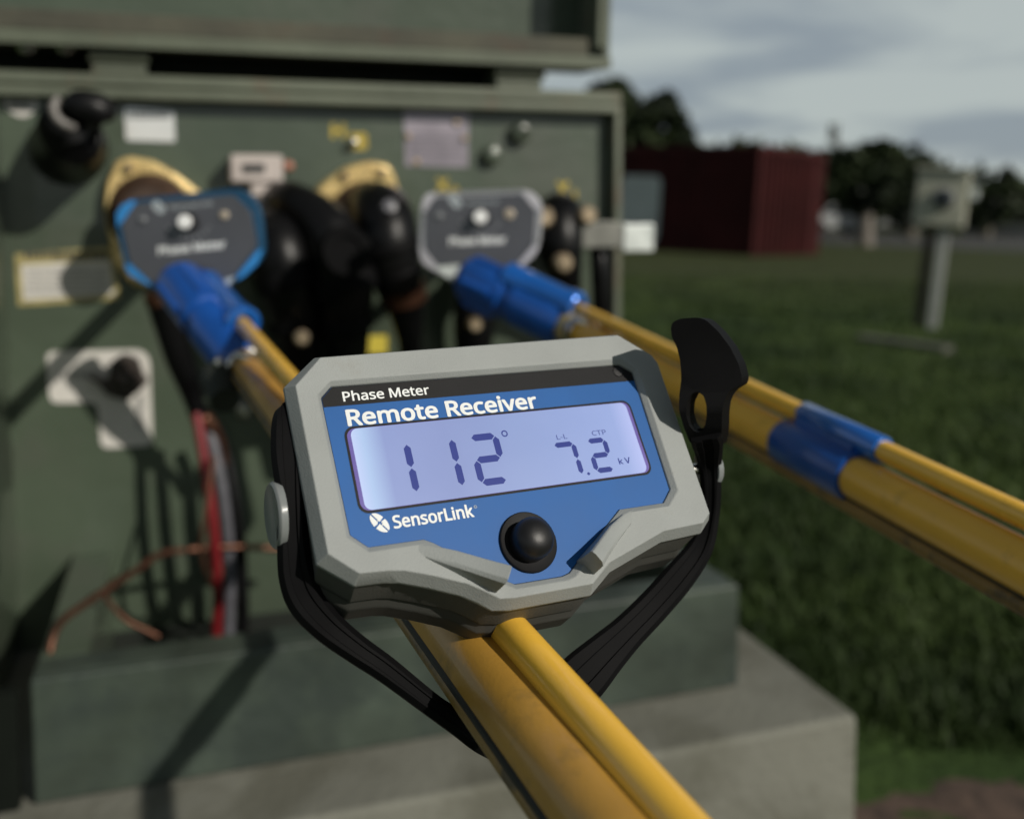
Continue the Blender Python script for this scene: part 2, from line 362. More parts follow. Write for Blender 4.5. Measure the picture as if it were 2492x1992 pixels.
# far road, seen edge on beyond the lawn
a, b, c, d = ground_at(1700, 583), ground_at(2800, 622), ground_at(2800, 588), ground_at(1700, 556)
for p in (a, b, c, d): p.z = 0.006
bm.faces.new([bm.verts.new(p) for p in (a, b, c, d)]); kind(obj('road', bm, m_road), 'structure')

# ------------------------------------------------------------------ cabinet frame of reference
CAB = Matrix.Translation((-0.4744, 0.9715, 0.4821)) @ Matrix.Rotation(0.3163, 4, 'Z') @ Matrix.Rotation(-0.0211, 4, 'Y') @ Matrix.Rotation(-0.011, 4, 'X')
CABI = CAB.inverted()
CW, CD, CH, SH = 0.8125, 0.3915, 0.7845, 0.13      # width, depth of tray, height, sill height
def cat(px, py, f=0.0):
    """cabinet-local point f metres in front of the back panel, seen at a pixel"""
    o = CABI @ cam_loc; r = CABI.to_3x3() @ (CR @ Vector(((px - CX) / FPX, -(py - PY) / FPX, -1.0)))
    t = (CD - f - o.y) / r.y
    return o + r * t
def czat(px, py, z):
    """cabinet-local point on the level z, seen at a pixel"""
    o = CABI @ cam_loc; r = CABI.to_3x3() @ (CR @ Vector(((px - CX) / FPX, -(py - PY) / FPX, -1.0)))
    return o + r * ((z - o.z) / r.z)
def rpx(rp, p): return rp * depth_of(CAB @ Vector(p)) / FPX

# concrete pad: top just under the sill
pad = thing('concrete_pad', 'thick grey concrete pad carrying the open green cabinet', 'concrete pad', CAB)
fr = czat(2090, 1740, -0.002)
bm = box(-0.9, fr.x, fr.y, 1.6, -0.60, -0.002)
obj('slab', bm, m_conc, pad, bevel=0.008)
PADF = fr.y

# mulch bed by the pad (bare brown litter)
bm = bmesh.new(); nx, ny = 60, 60
fl = CAB @ Vector((fr.x, PADF, 0))
grid = {}
for i in range(nx + 1):
    for j in range(ny + 1):
        x = -0.6 + 3.2 * i / nx; y = 0.2 + 1.12 * j / ny
        p = Vector((x * 1.3, y * 1.45 , 0))
        edge = min(i, j, nx - i, ny - j) / 8
        h = 0.012 + 0.022 * noise.noise(p * 9) + 0.014 * noise.noise(p * 27) + 0.02 * noise.noise(p * 2.2)
        grid[i, j] = bm.verts.new((p.x, p.y, h * min(1, edge) - 0.004 * (1 - min(1, edge))))
for i in range(nx):
    for j in range(ny): bm.faces.new((grid[i, j], grid[i + 1, j], grid[i + 1, j + 1], grid[i, j + 1]))
m_mulch = mat('mulch', (0.080, 0.052, 0.038), 0.95, 0, 0.5, 22, 0.9, 60, stain=(0.03, 0.02, 0.014), stain_scale=18, stain_amt=0.7, stain_thr=0.5)
kind(obj('mulch_ground', bm, m_mulch), 'structure')

# ------------------------------------------------------------------ transformer cabinet
cab = thing('transformer_cabinet', 'open green steel transformer cabinet with raised lid on concrete pad', 'cabinet', CAB)
W1 = CW                      # right outer edge
PL = -0.10                   # left outer edge of the panel
# back panel (slightly behind the frame)
obj('back_panel', box(PL, W1 - 0.012, CD, CD + 0.01, 0.0, CH - 0.02), m_cab, cab)
# frame flange
FT = 0.03
bm = bmesh.new(); b_box(bm, PL, W1, CD - FT, CD + 0.25, CH - 0.018, CH)
b_box(bm, PL, W1, CD - FT, CD - FT + 0.012, CH - 0.034, CH - 0.0181)
obj('top_rail', bm, m_cab_rim, cab, bevel=0.005)
bm = bmesh.new(); b_box(bm, W1 - 0.012, W1, CD - FT + 0.001, CD + 0.55, 0.0, CH - 0.0181)
obj('side_wall', bm, m_cab_rim, cab, bevel=0.002)
bm = bmesh.new(); b_box(bm, PL + 0.0, PL + 0.03, 0.10, CD, 0.002, CH - 0.035)
obj('side_wall', bm, m_cab, cab, bevel=0.002)
# tray / sill
bm = bmesh.new()
b_box(bm, 0, CW, 0, 0.012, 0.0, SH)                                 # front skin
b_box(bm, 0.0, CW, 0.0125, 0.055, SH - 0.010, SH - 0.0005)          # folded top lip
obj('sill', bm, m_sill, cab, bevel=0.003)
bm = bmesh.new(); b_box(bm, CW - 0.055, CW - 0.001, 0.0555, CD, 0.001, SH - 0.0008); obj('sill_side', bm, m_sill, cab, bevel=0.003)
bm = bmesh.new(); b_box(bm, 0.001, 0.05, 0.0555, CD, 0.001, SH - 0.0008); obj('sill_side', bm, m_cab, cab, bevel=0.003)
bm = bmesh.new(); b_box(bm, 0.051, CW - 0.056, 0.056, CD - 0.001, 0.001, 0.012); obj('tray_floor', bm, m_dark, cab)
# inner ledge behind the lip
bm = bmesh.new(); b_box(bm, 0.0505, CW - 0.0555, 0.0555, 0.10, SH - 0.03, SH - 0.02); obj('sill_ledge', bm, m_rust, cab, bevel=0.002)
# dark centre post at the near left edge (door jamb)
bm = bmesh.new(); b_box(bm, -0.05, -0.012, -0.005, 0.02, -0.001, SH - 0.01)
obj('door_jamb', bm, mat('jamb_dark', (0.007, 0.009, 0.007), 0.9, 0, 0.3, 10, spec=0.08), cab, bevel=0.003)
# lid: shallow box swung up, its inside facing out
lz0 = cat(1478, 156, 0.05).z; lxr = cat(1480, 60, 0.04).x
LD = 0.11
LM = Matrix.Translation((0, CD + 0.062, lz0)) @ Matrix.Rotation(R_(4), 4, 'X')
lx0, lh = -0.25, 0.62
bm = bmesh.new(); b_box(bm, lx0, lxr, 0.0, 0.008, 0.0, lh, LM); obj('lid_panel', bm, m_cab, cab)
bm = bmesh.new()
b_box(bm, lx0, lxr, -LD, -0.0005, 0.0, 0.010, LM)                    # bottom wall of the lid
b_box(bm, lx0, lxr - 0.0311, -LD + 0.012, -LD + 0.02, 0.0185, 0.046, LM)         # inner flange behind it
obj('lid_rail', bm, m_rust, cab, bevel=0.003)
bm = bmesh.new(); b_box(bm, lx0, lxr - 0.0, -LD - 0.004, -LD - 0.0005, 0.0, 0.0180, LM); obj('lid_lip', bm, m_cab_rim, cab, bevel=0.001)
bm = bmesh.new(); b_box(bm, lxr - 0.010, lxr - 0.0005, -LD + 0.001, -0.001, 0.0105, lh, LM); b_box(bm, lxr - 0.022, lxr - 0.0105, -LD + 0.0005, -LD + 0.008, 0.0305, lh, LM)
obj('lid_side', bm, m_cab_rim, cab, bevel=0.003)
bm = bmesh.new(); b_box(bm, lx0, lxr - 0.09, 0.004, 0.25, -0.004, -0.001, LM)
# hinges and hinge gap parts
def hinge(px, w):
    p = cat(px, 165, 0.03)
    bm = bmesh.new(); b_box(bm, p.x - w, p.x + w, CD - 0.028, CD + 0.03, CH + 0.0005, lz0 - 0.0005)
    b_tube(bm, [(p.x - w * 1.1, CD - 0.03, (CH + lz0) / 2), (p.x + w * 1.1, CD - 0.03, (CH + lz0) / 2)], 0.006, 12)
    obj('hinge', bm, m_cab_rim, cab, bevel=0.002)
hinge(290, 0.034); hinge(1265, 0.036)
# dark hood interior seen through the slot
p0 = cat(120, 140, -0.05); p1 = cat(1230, 140, -0.05)
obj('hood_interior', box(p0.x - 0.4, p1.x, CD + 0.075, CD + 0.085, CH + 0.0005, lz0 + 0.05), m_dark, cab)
for px in (65, 160):
    p = cat(px, 110, 0.02); obj('latch', lathe([(0.0, -0.01), (0.012, -0.01), (0.012, 0.004), (0.006, 0.009), (0, 0.009)], 16, Matrix.Translation(p) @ Matrix.Rotation(PI / 2, 4, 'X')), m_steel, cab)

# stickers and plates on the panel; each is a thin sheet standing off the panel
def sheet(px, th=0.0012, f=0.0, r=0.0):
    """prism on the panel from pixel corners"""
    pts = [cat(x, y, f) for x, y in px]; poly = [(p.x, p.z) for p in pts]
    if r: poly = rounded(poly, r)
    bm = bmesh.new()
    b_loft(bm, [[Vector((x, CD - f - 0.0004, z)) for x, z in poly], [Vector((x, CD - f - 0.0004 - th, z)) for x, z in poly]])
    return bm
def panel_text(s, pa, pb, py, h, f, bold=0.0, m=None, name='lettering', parent=None, vertical=False):
    a = cat(pa, py, f); b = cat(pb, py, f)
    Mx = Matrix.Translation((0, CD - f - 0.002, 0)) @ Matrix.Rotation(PI / 2, 4, 'X')
    return obj(name, text_bm(s, a.x, b.x, a.z, h, bold, 0.0, Mx, 0.0002), m or m_ink, parent)
def dashes(x0, x1, y0, y1, rows, f=0.0, seed=1, hh=0.5, off=0.0022, inset=0.0):
    rnd = random.Random(seed); bm = bmesh.new()
    for r in range(rows):
        y = y0 + (y1 - y0) * (r + 0.5) / rows; x = x0
        while x < x1 - 4:
            w = rnd.uniform(4, 14); w = min(w, x1 - x)
            a = cat(x, y - (y1 - y0) / rows * hh / 2, f); b = cat(x + w, y + (y1 - y0) / rows * hh / 2, f)
            b_box(bm, a.x, b.x, CD - f - off, CD - f - off + 0.0004, b.z, a.z); x += w + rnd.uniform(2, 4)
    return bm
lab = obj('label_sheet', sheet([(15, 217), (88, 222), (92, 255), (82, 275), (60, 288), (28, 278), (8, 255)], r=0.006), m_paper, cab)
obj('lettering', dashes(25, 78, 232, 268, 3, seed=3, hh=0.6), m_ink, lab)
lab = obj('label_sheet', sheet([(303, 262), (423, 270), (427, 346), (306, 342)], r=0.004), m_sticker2, cab)
obj('lettering', dashes(310, 418, 268, 290, 2, seed=4, hh=0.7), m_ink, lab)
np_ = obj('nameplate', sheet([(982, 266), (1141, 271), (1138, 408), (986, 404)]), m_plate, cab)
obj('lettering', dashes(1000, 1125, 320, 395, 6, seed=5, hh=0.35), mat('etched', (0.16, 0.145, 0.17), 0.4, 0.4), np_)
for px, py in ((992, 333), (1129, 338), (1013, 394), (1110, 300)):
    p = cat(px, py, 0); obj('rivet', lathe([(0, 0), (0.005, 0), (0.005, 0.002), (0.003, 0.004), (0, 0.0045)], 12, Matrix.Translation((p.x, CD - 0.0015, p.z)) @ Matrix.Rotation(PI / 2, 4, 'X')), m_bronze, np_)
lab = obj('warning_label', sheet([(36, 618), (276, 600), (292, 728), (44, 744)], r=0.003), m_yel_label, cab)
obj('warning_text_field', sheet([(52, 645), (268, 632), (278, 717), (58, 730)], th=0.0018), m_paper, lab)
obj('lettering', dashes(60, 262, 610, 632, 1, seed=6, hh=0.75, off=0.0024), m_ink, lab)
obj('lettering', dashes(64, 262, 648, 718, 6, seed=7, hh=0.4, off=0.0030), mat('faded_ink', (0.25, 0.25, 0.24), 0.6), lab)
plc = obj('switch_placard', sheet([(112, 855), (345, 850), (365, 872), (372, 1082), (246, 1090), (238, 978), (122, 980)], th=0.002, r=0.011), m_paper, cab)
panel_text('CLOSED', 135, 245, 922, 0.009, 0.001, 0.05, mat('grey_ink', (0.16, 0.16, 0.16), 0.6), parent=plc)
c0 = cat(350, 1040, 0.001)
Mx = Matrix.Translation((c0.x, CD - 0.0032, c0.z)) @ Matrix.Rotation(PI / 2, 4, 'X') @ Matrix.Rotation(PI / 2, 4, 'Z')
obj('lettering', text_bm('OPEN', 0, 0.045, 0, 0.009, 0.05, 0, Mx, 0.0002), MATS['grey_ink'], plc)
# rotary switch handle on the placard
hd = []
for (x, y) in ((205, 915), (262, 925), (270, 880), (300, 862), (335, 872), (350, 915), (362, 925), (345, 945), (310, 975), (262, 962), (240, 935)): hd.append(cat(x, y, 0.03))
bm = bmesh.new(); b_loft(bm, [[Vector((p.x, CD - 0.012, p.z)) for p in hd], [Vector((p.x, CD - 0.035, p.z)) for p in hd]])
pc = cat(310, 915, 0); b_lathe(bm, [(0, 0), (0.016, 0), (0.016, 0.05), (0.009, 0.055), (0, 0.055)], 20, Matrix.Translation((pc.x, CD - 0.002, pc.z)) @ Matrix.Rotation(PI / 2, 4, 'X'))
obj('switch_handle', bm, mat('handle_dark', (0.05, 0.04, 0.035), 0.4, 0.5), cab, bevel=0.003)
# yellow stencils
for s, x0, x1, y, h in (('H', 805, 840, 335, 0.020), ('2B', 848, 895, 362, 0.022), ('X', 1060, 1092, 465, 0.019), ('0', 1095, 1115, 476, 0.014), ('X', 1352, 1385, 478, 0.022), ('1', 1392, 1402, 492, 0.019)):
    panel_text(s, x0, x1, y, h, -0.0014, 0.08, m_yel_paint, 'stencil_mark', cab)
# yellow tag low behind the elbows
obj('yellow_tag', sheet([(818, 818), (942, 815), (942, 860), (818, 862)], f=0.004), mat('yellow_tag', (0.55, 0.45, 0.05), 0.5), cab)
# plugs and a bolt on the panel
def stud_on_panel(name, px, py, r, ln, m, f=0.0, dome=True):
    p = cat(px, py, f); rr = rpx(r, p)
    M = Matrix.Translation((p.x, CD - f, p.z)) @ Matrix.Rotation(PI / 2, 4, 'X')
    return obj(name, lathe([(0, 0), (rr, 0), (rr, ln * 0.6), (rr * 0.75, ln * 0.9), (rr * 0.3, ln), (0, ln)], 20, M), m, cab)
stud_on_panel('plug', 1192, 380, 24, 0.02, m_cab); stud_on_panel('plug', 1262, 326, 26, 0.022, m_cab); stud_on_panel('plug_cap', 1266, 322, 9, 0.03, m_dark)
stud_on_panel('bolt', 858, 348, 12, 0.02, m_steel)
# drain valve low on the panel
stud_on_panel('drain_valve', 592, 985, 26, 0.05, m_steel)
# rusty patch
# gold three-bolt flanges with their bushings
def flange(px, centre, f0, rb):
    pts = [cat(x, y, 0.02) for x, y in px]; poly = rounded([(p.x, p.z) for p in pts], 0.008)
    c = cat(*centre, 0.02)
    inner = [(c.x + (x - c.x) * 0.62, c.z + (z - c.z) * 0.62) for x, z in poly]
    bm = bmesh.new()
    b_loft(bm, [[Vector((x, CD - 0.002, z)) for x, z in poly], [Vector((x, CD - 0.018, z)) for x, z in poly],
                [Vector((c.x + (x - c.x) * 0.93, CD - 0.028, c.z + (z - c.z) * 0.93)) for x, z in poly],
                [Vector((x, CD - 0.026, z)) for x, z in inner], [Vector((x, CD - 0.008, z)) for x, z in inner]])
    fl = obj('flange', bm, m_gold, cab, bevel=0.002)
    r = rb
    bs = lathe([(r, 0), (r, 0.02), (r * 0.8, 0.03), (r * 0.85, 0.06), (r * 0.6, 0.075), (r * 0.6, 0.13), (0, 0.132)], 32, Matrix.Translation((c.x, CD - 0.007, c.z)) @ Matrix.Rotation(PI / 2, 4, 'X'))
    obj('bushing', bs, mat('bushing_brown', (0.05, 0.03, 0.02), 0.3, 0, 0.3, 40) if 'bushing_brown' not in MATS else MATS['bushing_brown'], cab)
    return c
fA = flange([(250, 500), (256, 440), (280, 392), (312, 380), (372, 390), (430, 422), (492, 470), (520, 560), (450, 690), (330, 700), (275, 640)], (365, 520), 0.02, 0.055)
fB = flange([(745, 485), (790, 440), (842, 405), (900, 391), (948, 400), (965, 436), (985, 520), (950, 640), (840, 660), (760, 590)], (880, 520), 0.02, 0.045)
for px, py in ((312, 408), (930, 420), (838, 430)):
    p = cat(px, py, 0.03); obj('flange_bolt', lathe([(0, 0), (0.007, 0), (0.007, 0.008), (0.004, 0.012), (0, 0.012)], 6, Matrix.Translation((p.x, CD - 0.026, p.z)) @ Matrix.Rotation(PI / 2, 4, 'X')), m_bronze, cab)

# ------------------------------------------------------------------ things plugged into the cabinet
def cab_tube(pts, n=18, k=5):
    """pts: (px, py, front, radius px) -> bmesh in cabinet space"""
    P_ = []
    for x, y, f, r in pts:
        p = cat(x, y, f); P_.append((p.x, p.y, p.z, rpx(r, p)))
    S = smooth_path(P_, k)
    return tube([s[:3] for s in S], [max(0.0005, s[3]) for s in S], n)
def cab_disc(bm, px, py, f, r, ln, n=28):
    p = cat(px, py, f); rr = rpx(r, p)
    b_lathe(bm, [(0, 0), (rr, 0), (rr, ln * 0.8), (rr * 0.9, ln), (rr * 0.6, ln), (rr * 0.55, ln * 0.8), (0, ln * 0.8)], n, Matrix.Translation(p) @ Matrix.Rotation(PI / 2, 4, 'X'))

cap = thing('insulated_cap', 'black insulated bushing cap at the upper left of the panel', 'insulated cap', CAB)
bm = cab_tube([(168, 360, 0.0, 92), (170, 355, 0.04, 86), (176, 345, 0.09, 74), (180, 335, 0.13, 66), (181, 333, 0.135, 30)]); obj('cap_body', bm, m_elbow, cap)
bm = cab_tube([(170, 262, 0.16, 30), (195, 258, 0.165, 40), (235, 268, 0.165, 42), (258, 285, 0.16, 36), (262, 290, 0.16, 10)]); obj('cap_neck', bm, m_elbow, cap)
bm = cab_tube([(150, 255, 0.145, 34), (150, 300, 0.14, 58), (172, 345, 0.135, 60)]); obj('cap_shoulder', bm, m_elbow, cap)
bm = cab_tube([(140, 238, 0.185, 9), (130, 262, 0.19, 11), (137, 285, 0.19, 11), (158, 303, 0.19, 11), (182, 312, 0.185, 9)]); obj('pulling_eye', bm, mat('eye_grey', (0.16, 0.15, 0.14), 0.4), cap)

el = thing('elbow_connector', 'black rubber elbow with round end cap just right of the blue-rimmed meter', 'elbow connector', CAB)
obj('housing', cab_tube([(655, 560, 0.02, 50), (660, 570, 0.08, 66), (676, 600, 0.13, 78), (700, 690, 0.14, 72), (722, 790, 0.12, 62), (740, 930, 0.07, 46), (748, 1100, 0.05, 36)]), m_elbow, el)
bm = bmesh.new(); cab_disc(bm, 655, 600, 0.13, 72, 0.03); obj('end_cap', bm, m_rubber, el)
p = cat(664, 603, 0.165); obj('cap_mark', box(p.x - 0.010, p.x + 0.010, p.y - 0.001, p.y, p.z - 0.003, p.z + 0.003), m_tin, el)
p = cat(733, 820, 0.185); obj('grounding_bolt', lathe([(0, 0), (0.010, 0), (0.010, 0.01), (0.006, 0.014), (0, 0.014)], 12, Matrix.Translation(p) @ Matrix.Rotation(PI / 2, 4, 'X')), m_bronze, el)
el = thing('elbow_connector', 'black rubber elbow in the middle, plugged below the right-hand gold flange', 'elbow connector', CAB)
obj('housing', cab_tube([(680, 480, 0.03, 40), (710, 492, 0.10, 50), (770, 530, 0.14, 58), (815, 590, 0.16, 70), (838, 680, 0.16, 72), (842, 770, 0.14, 62), (846, 860, 0.09, 50), (850, 1000, 0.06, 44), (853, 1150, 0.05, 34)]), m_elbow, el)
bm = bmesh.new(); cab_disc(bm, 838, 610, 0.235, 62, 0.02); obj('end_cap', bm, m_rubber, el)
el = thing('elbow_connector', 'black rubber elbow with an orange band above its tapered cable end', 'elbow connector', CAB)
obj('housing', cab_tube([(895, 500, 0.04, 56), (915, 505, 0.09, 64), (935, 530, 0.13, 74), (946, 600, 0.15, 74), (968, 690, 0.14, 58), (976, 712, 0.138, 50)]), m_elbow, el)
obj('band', cab_tube([(977, 698, 0.139, 61), (984, 732, 0.134, 56)]), m_copper, el)
obj('cable_seal', cab_tube([(985, 730, 0.134, 50), (994, 790, 0.11, 38), (1000, 870, 0.08, 28), (1004, 1100, 0.05, 24)]), m_elbow, el)
p = cat(945, 508, 0.21); obj('test_point', lathe([(0, 0), (0.011, 0), (0.009, 0.012), (0, 0.014)], 16, Matrix.Translation(p) @ Matrix.Rotation(R_(70), 4, 'X')), m_greyc, el)
for nm_, segs_ in (('elbow_connector', [(692, 655, 706, 700, 0.141, 79), (716, 770, 724, 800, 0.122, 69)]), ('elbow_connector.001', [(838, 670, 841, 705, 0.16, 79), (842, 775, 844, 800, 0.138, 67)]), ('elbow_connector.002', [(944, 590, 950, 618, 0.15, 80), (962, 655, 967, 676, 0.143, 70)])):
    ro_ = bpy.data.objects[nm_]
    for x0_, y0_, x1_, y1_, f_, r_ in segs_: obj('cuff', cab_tube([(x0_, y0_, f_, r_ - 6), (x0_ + 1, y0_ + 4, f_, r_), (x1_ - 1, y1_ - 4, f_, r_), (x1_, y1_, f_, r_ - 6)], 24, 2), m_rubber, ro_)
# fault indicator
fi = thing('fault_indicator', 'small pinkish-white boxed fault indicator above the black elbow', 'fault indicator', CAB)
def cab_box(x0, y0, x1, y1, f0, f1):
    a = cat(x0, y0, f1); b = cat(x1, y1, f1); return box(a.x, b.x, CD - f1, CD - f0, b.z, a.z)
m_fi = mat('indicator_white', (0.50, 0.44, 0.41), 0.5, 0, 0.1, 40)
obj('case', cab_box(560, 375, 690, 445, 0.001, 0.05), m_fi, fi, bevel=0.004)
obj('neck', cab_box(610, 446, 668, 478, 0.001, 0.045), m_fi, fi, bevel=0.003)
obj('foot', cab_box(625, 480, 678, 502, 0.001, 0.05), m_fi, fi, bevel=0.003)
p = cat(625, 408, 0.0515); obj('window', cab_box(590, 398, 645, 420, 0.0505, 0.052), m_ink, fi)
p = cat(700, 405, 0.03); obj('lamp_cap', lathe([(0, 0), (0.008, 0), (0.008, 0.01), (0.004, 0.016), (0, 0.017)], 14, Matrix.Translation(p) @ Matrix.Rotation(PI / 2, 4, 'X')), mat('pink_cap', (0.45, 0.2, 0.14), 0.4), fi)

# low-voltage spade and its connectors at the right
sp_ = thing('bus_bar_terminal', 'grey bus bar sticking out to the right past the cabinet edge', 'terminal', CAB)
obj('bar', cab_box(1375, 540, 1516, 602, 0.115, 0.13), m_tin, sp_, bevel=0.002)
a = cat(1516, 545, 0.13); b = cat(1592, 612, 0.13)
obj('lit_end', box(a.x + 0.0005, b.x, a.y - 0.001, a.y + 0.016, b.z, a.z), m_tag, sp_, bevel=0.003)  # end of the bar that catches the light, brightness put into its colour
obj('mounting_block', cab_tube([(1395, 560, 0.0, 45), (1395, 560, 0.08, 50), (1390, 565, 0.112, 48), (1390, 565, 0.1145, 20)]), m_elbow, sp_)
def cab_bolt(root, px, py, f, r, ln=0.014):
    p = cat(px, py, f); rr = rpx(r, p)
    obj('bolt', lathe([(0, 0), (rr, 0), (rr, ln * 0.6), (rr * 0.7, ln), (0, ln)], 14, Matrix.Translation(p) @ Matrix.Rotation(PI / 2, 4, 'X')), m_bronze, root)
cab_bolt(sp_, 1425, 523, 0.13, 24)
lv = thing('cable_lug_connector', 'black moulded lug connector just right of the silver-rimmed meter', 'connector', CAB)
obj('housing', cab_tube([(1365, 515, 0.03, 44), (1362, 525, 0.09, 56), (1362, 585, 0.11, 60), (1370, 640, 0.11, 48), (1385, 720, 0.08, 30), (1400, 800, 0.05, 22)]), m_elbow, lv)
cab_bolt(lv, 1320, 528, 0.15, 26); cab_bolt(lv, 1366, 640, 0.155, 25)
lv = thing('cable_lug_connector', 'black lug connector under the right-hand blue coupler', 'connector', CAB)
obj('housing', cab_tube([(1165, 660, 0.03, 30), (1160, 690, 0.08, 44), (1155, 780, 0.09, 52), (1150, 880, 0.06, 40), (1150, 1000, 0.04, 30)]), m_elbow, lv)
cab_bolt(lv, 1152, 788, 0.13, 18)
tag(obj('power_cable', cab_tube([(1452, 590, 0.09, 20), (1460, 650, 0.10, 24), (1464, 760, 0.09, 24), (1455, 880, 0.06, 24), (1440, 1050, 0.03, 22), (1430, 1210, 0.02, 20)]), m_elbow), 'thick black cable hanging down inside the right cabinet edge', 'cable').matrix_world = CAB
# cables under the left meter
c1 = thing('power_cable', 'black cable dropping from an orange band below the blue-rimmed meter', 'cable', CAB)
obj('jacket', cab_tube([(388, 720, 0.17, 34), (408, 780, 0.16, 36), (440, 880, 0.14, 34), (468, 960, 0.12, 26), (488, 1020, 0.11, 22)]), m_elbow, c1)
obj('band', cab_tube([(386, 712, 0.172, 37), (394, 735, 0.170, 38)]), m_copper, c1)
obj('braid', cab_tube([(486, 1012, 0.11, 20), (500, 1022, 0.11, 22), (520, 1040, 0.11, 13), (540, 1080, 0.10, 10), (548, 1130, 0.09, 7)]), m_copper, c1)
def free(name, pts, m, label, cat_, group=None, n=14):
    o = obj(name, cab_tube(pts, n), m); o.matrix_world = CAB; return tag(o, label, cat_, group)
free('power_cable', [(478, 1005, 0.12, 13), (492, 1090, 0.13, 13), (510, 1200, 0.14, 13), (524, 1330, 0.14, 13), (530, 1440, 0.13, 13), (528, 1530, 0.12, 13), (527, 1620, 0.12, 13)], m_red, 'red insulated cable hanging below the orange-banded black cable', 'cable')
free('power_cable', [(500, 1010, 0.10, 13), (520, 1090, 0.11, 14), (542, 1200, 0.12, 14), (556, 1330, 0.12, 14), (558, 1440, 0.11, 14), (556, 1530, 0.10, 14), (556, 1620, 0.1, 14)], m_greyc, 'grey insulated cable hanging beside the red one', 'cable')
free('power_cable', [(530, 1035, 0.08, 12), (552, 1110, 0.08, 15), (572, 1220, 0.09, 16), (584, 1340, 0.09, 16), (590, 1460, 0.09, 16), (588, 1620, 0.08, 16)], m_elbow, 'black cable hanging just right of the grey one', 'cable')
free('ground_wire', [(122, 1640, 0.33, 8), (124, 1570, 0.32, 9), (150, 1512, 0.30, 9), (220, 1460, 0.26, 9), (330, 1388, 0.20, 9), (390, 1348, 0.16, 9), (450, 1338, 0.14, 8), (560, 1330, 0.13, 8), (670, 1334, 0.12, 8), (760, 1345, 0.11, 8)], m_copper, 'long bare copper ground wire running across the bottom of the cabinet', 'wire')
free('ground_wire', [(330, 1388, 0.21, 6), (275, 1415, 0.21, 6), (256, 1440, 0.22, 6), (270, 1470, 0.23, 6), (310, 1510, 0.24, 6), (350, 1530, 0.24, 6), (385, 1548, 0.24, 6)], m_copper, 'short curled copper ground wire in the tray at lower left', 'wire')
free('ground_wire', [(520, 1110, 0.15, 6), (500, 1250, 0.17, 5), (490, 1330, 0.17, 6), (505, 1400, 0.16, 6), (530, 1440, 0.1, 6), (590, 1490, 0.08, 8), (600, 1560, .06, 8)], m_copper, 'thin copper ground wire behind the red and grey cables', 'wire')

# ------------------------------------------------------------------ remote receiver
REC_R = Matrix(((0.8881, -0.2735, 0.3694), (0.4595, 0.5115, -0.7261), (0.0096, 0.8146, 0.5799)))
REC = Matrix.Translation((0.0, 0.33386, 1.01429)) @ REC_R.to_4x4()
rec = thing('remote_receiver', 'grey handheld remote receiver with blue face and lit display strapped on yellow stick', 'receiver', REC)
mm = 0.001
lab_p = [(-56.5, 31), (56, 31), (60.6, 27.6), (60.6, 24.5), (59.5, -19), (54.8, -23.4), (36.3, -23.3), (10.4, -41.2), (7.4, -41.9), (-9.7, -41.6), (-12.1, -40.2), (-14.5, -38.4), (-20, -34.4), (-27, -29.3), (-33.5, -24.6), (-36.4, -23.1), (-54.4, -22.9), (-59.3, -18.4), (-60.4, 27.3)]
lip_p = [(-57, 32.6), (56.8, 33.0), (62.2, 28.2), (62.6, 24.5), (61.6, -20.3), (55.4, -25.3), (36.8, -25.3), (11.2, -43.2), (7.6, -43.9), (-10.2, -43.6), (-13.2, -42.0), (-15.8, -40.0), (-21.3, -36.0), (-28.3, -30.9), (-34.3, -26.5), (-37, -25.1), (-55.3, -24.9), (-61.2, -19.3), (-62.2, 28)]
rid_p = [(-59, 41), (58.5, 42.6), (70.6, 33), (72.0, 29.8), (71.2, -30.2), (67, -33.2), (50.2, -33.6), (25.6, -40.6), (16.5, -46.5), (-11.9, -46.2), (-16.8, -45.6), (-20.6, -43.0), (-26.2, -39.4), (-36.2, -35.4), (-45.3, -32.2), (-50.5, -31.4), (-59.6, -30.8), (-67.8, -23.6), (-68.8, 31.6)]
ch_p = [(-59.6, 43.4), (59.6, 45.2), (72.8, 35), (74.2, 31), (73.6, -31.4), (68.2, -35.6), (50.6, -36.2), (27.0, -43.0), (17.4, -49.2), (-12.4, -48.8), (-18.2, -47.8), (-22.4, -44.8), (-27.4, -41.6), (-37.2, -37.6), (-46.4, -34.4), (-50.9, -33.6), (-60.2, -33.2), (-70.4, -25), (-71.4, 33.4)]
def ring(P2, z, s=1.0, ox=0, oy=0): return [Vector((x * s + ox, y * s + oy, z)) * mm for x, y in P2]
shell = loft([ring(lab_p, -0.25, 1.004), ring(lab_p, 0.5, 1.004), ring(lip_p, 2.2), ring(rid_p, 2.6), ring(ch_p, -2.4), ring(ch_p, -3.6, 0.999)], False, False)
obj('front_shell', shell, m_shell, rec, bevel=0.0021, sharp=60, segs=5)
obj('rear_shell', loft([ring(ch_p, -13.6, 0.96, oy=-2.2), ring(ch_p, -15.6, 0.96, oy=-2.4), ring(ch_p, -19, 0.975, oy=-4.2), ring(ch_p, -27, 0.965, oy=-5.4), ring(ch_p, -31, 0.92, oy=-5), ring(ch_p, -32.5, 0.83, oy=-4)], True, True), m_back, rec, bevel=0.0009, sharp=60)
obj('seam_bead', loft([ring(ch_p, -14.6, 0.977, oy=-2.3), ring(ch_p, -15.2, 0.977, oy=-2.3), ring(ch_p, -15.2, 0.95, oy=-2.2), ring(ch_p, -14.6, 0.95, oy=-2.2)], False, False), m_back, rec)
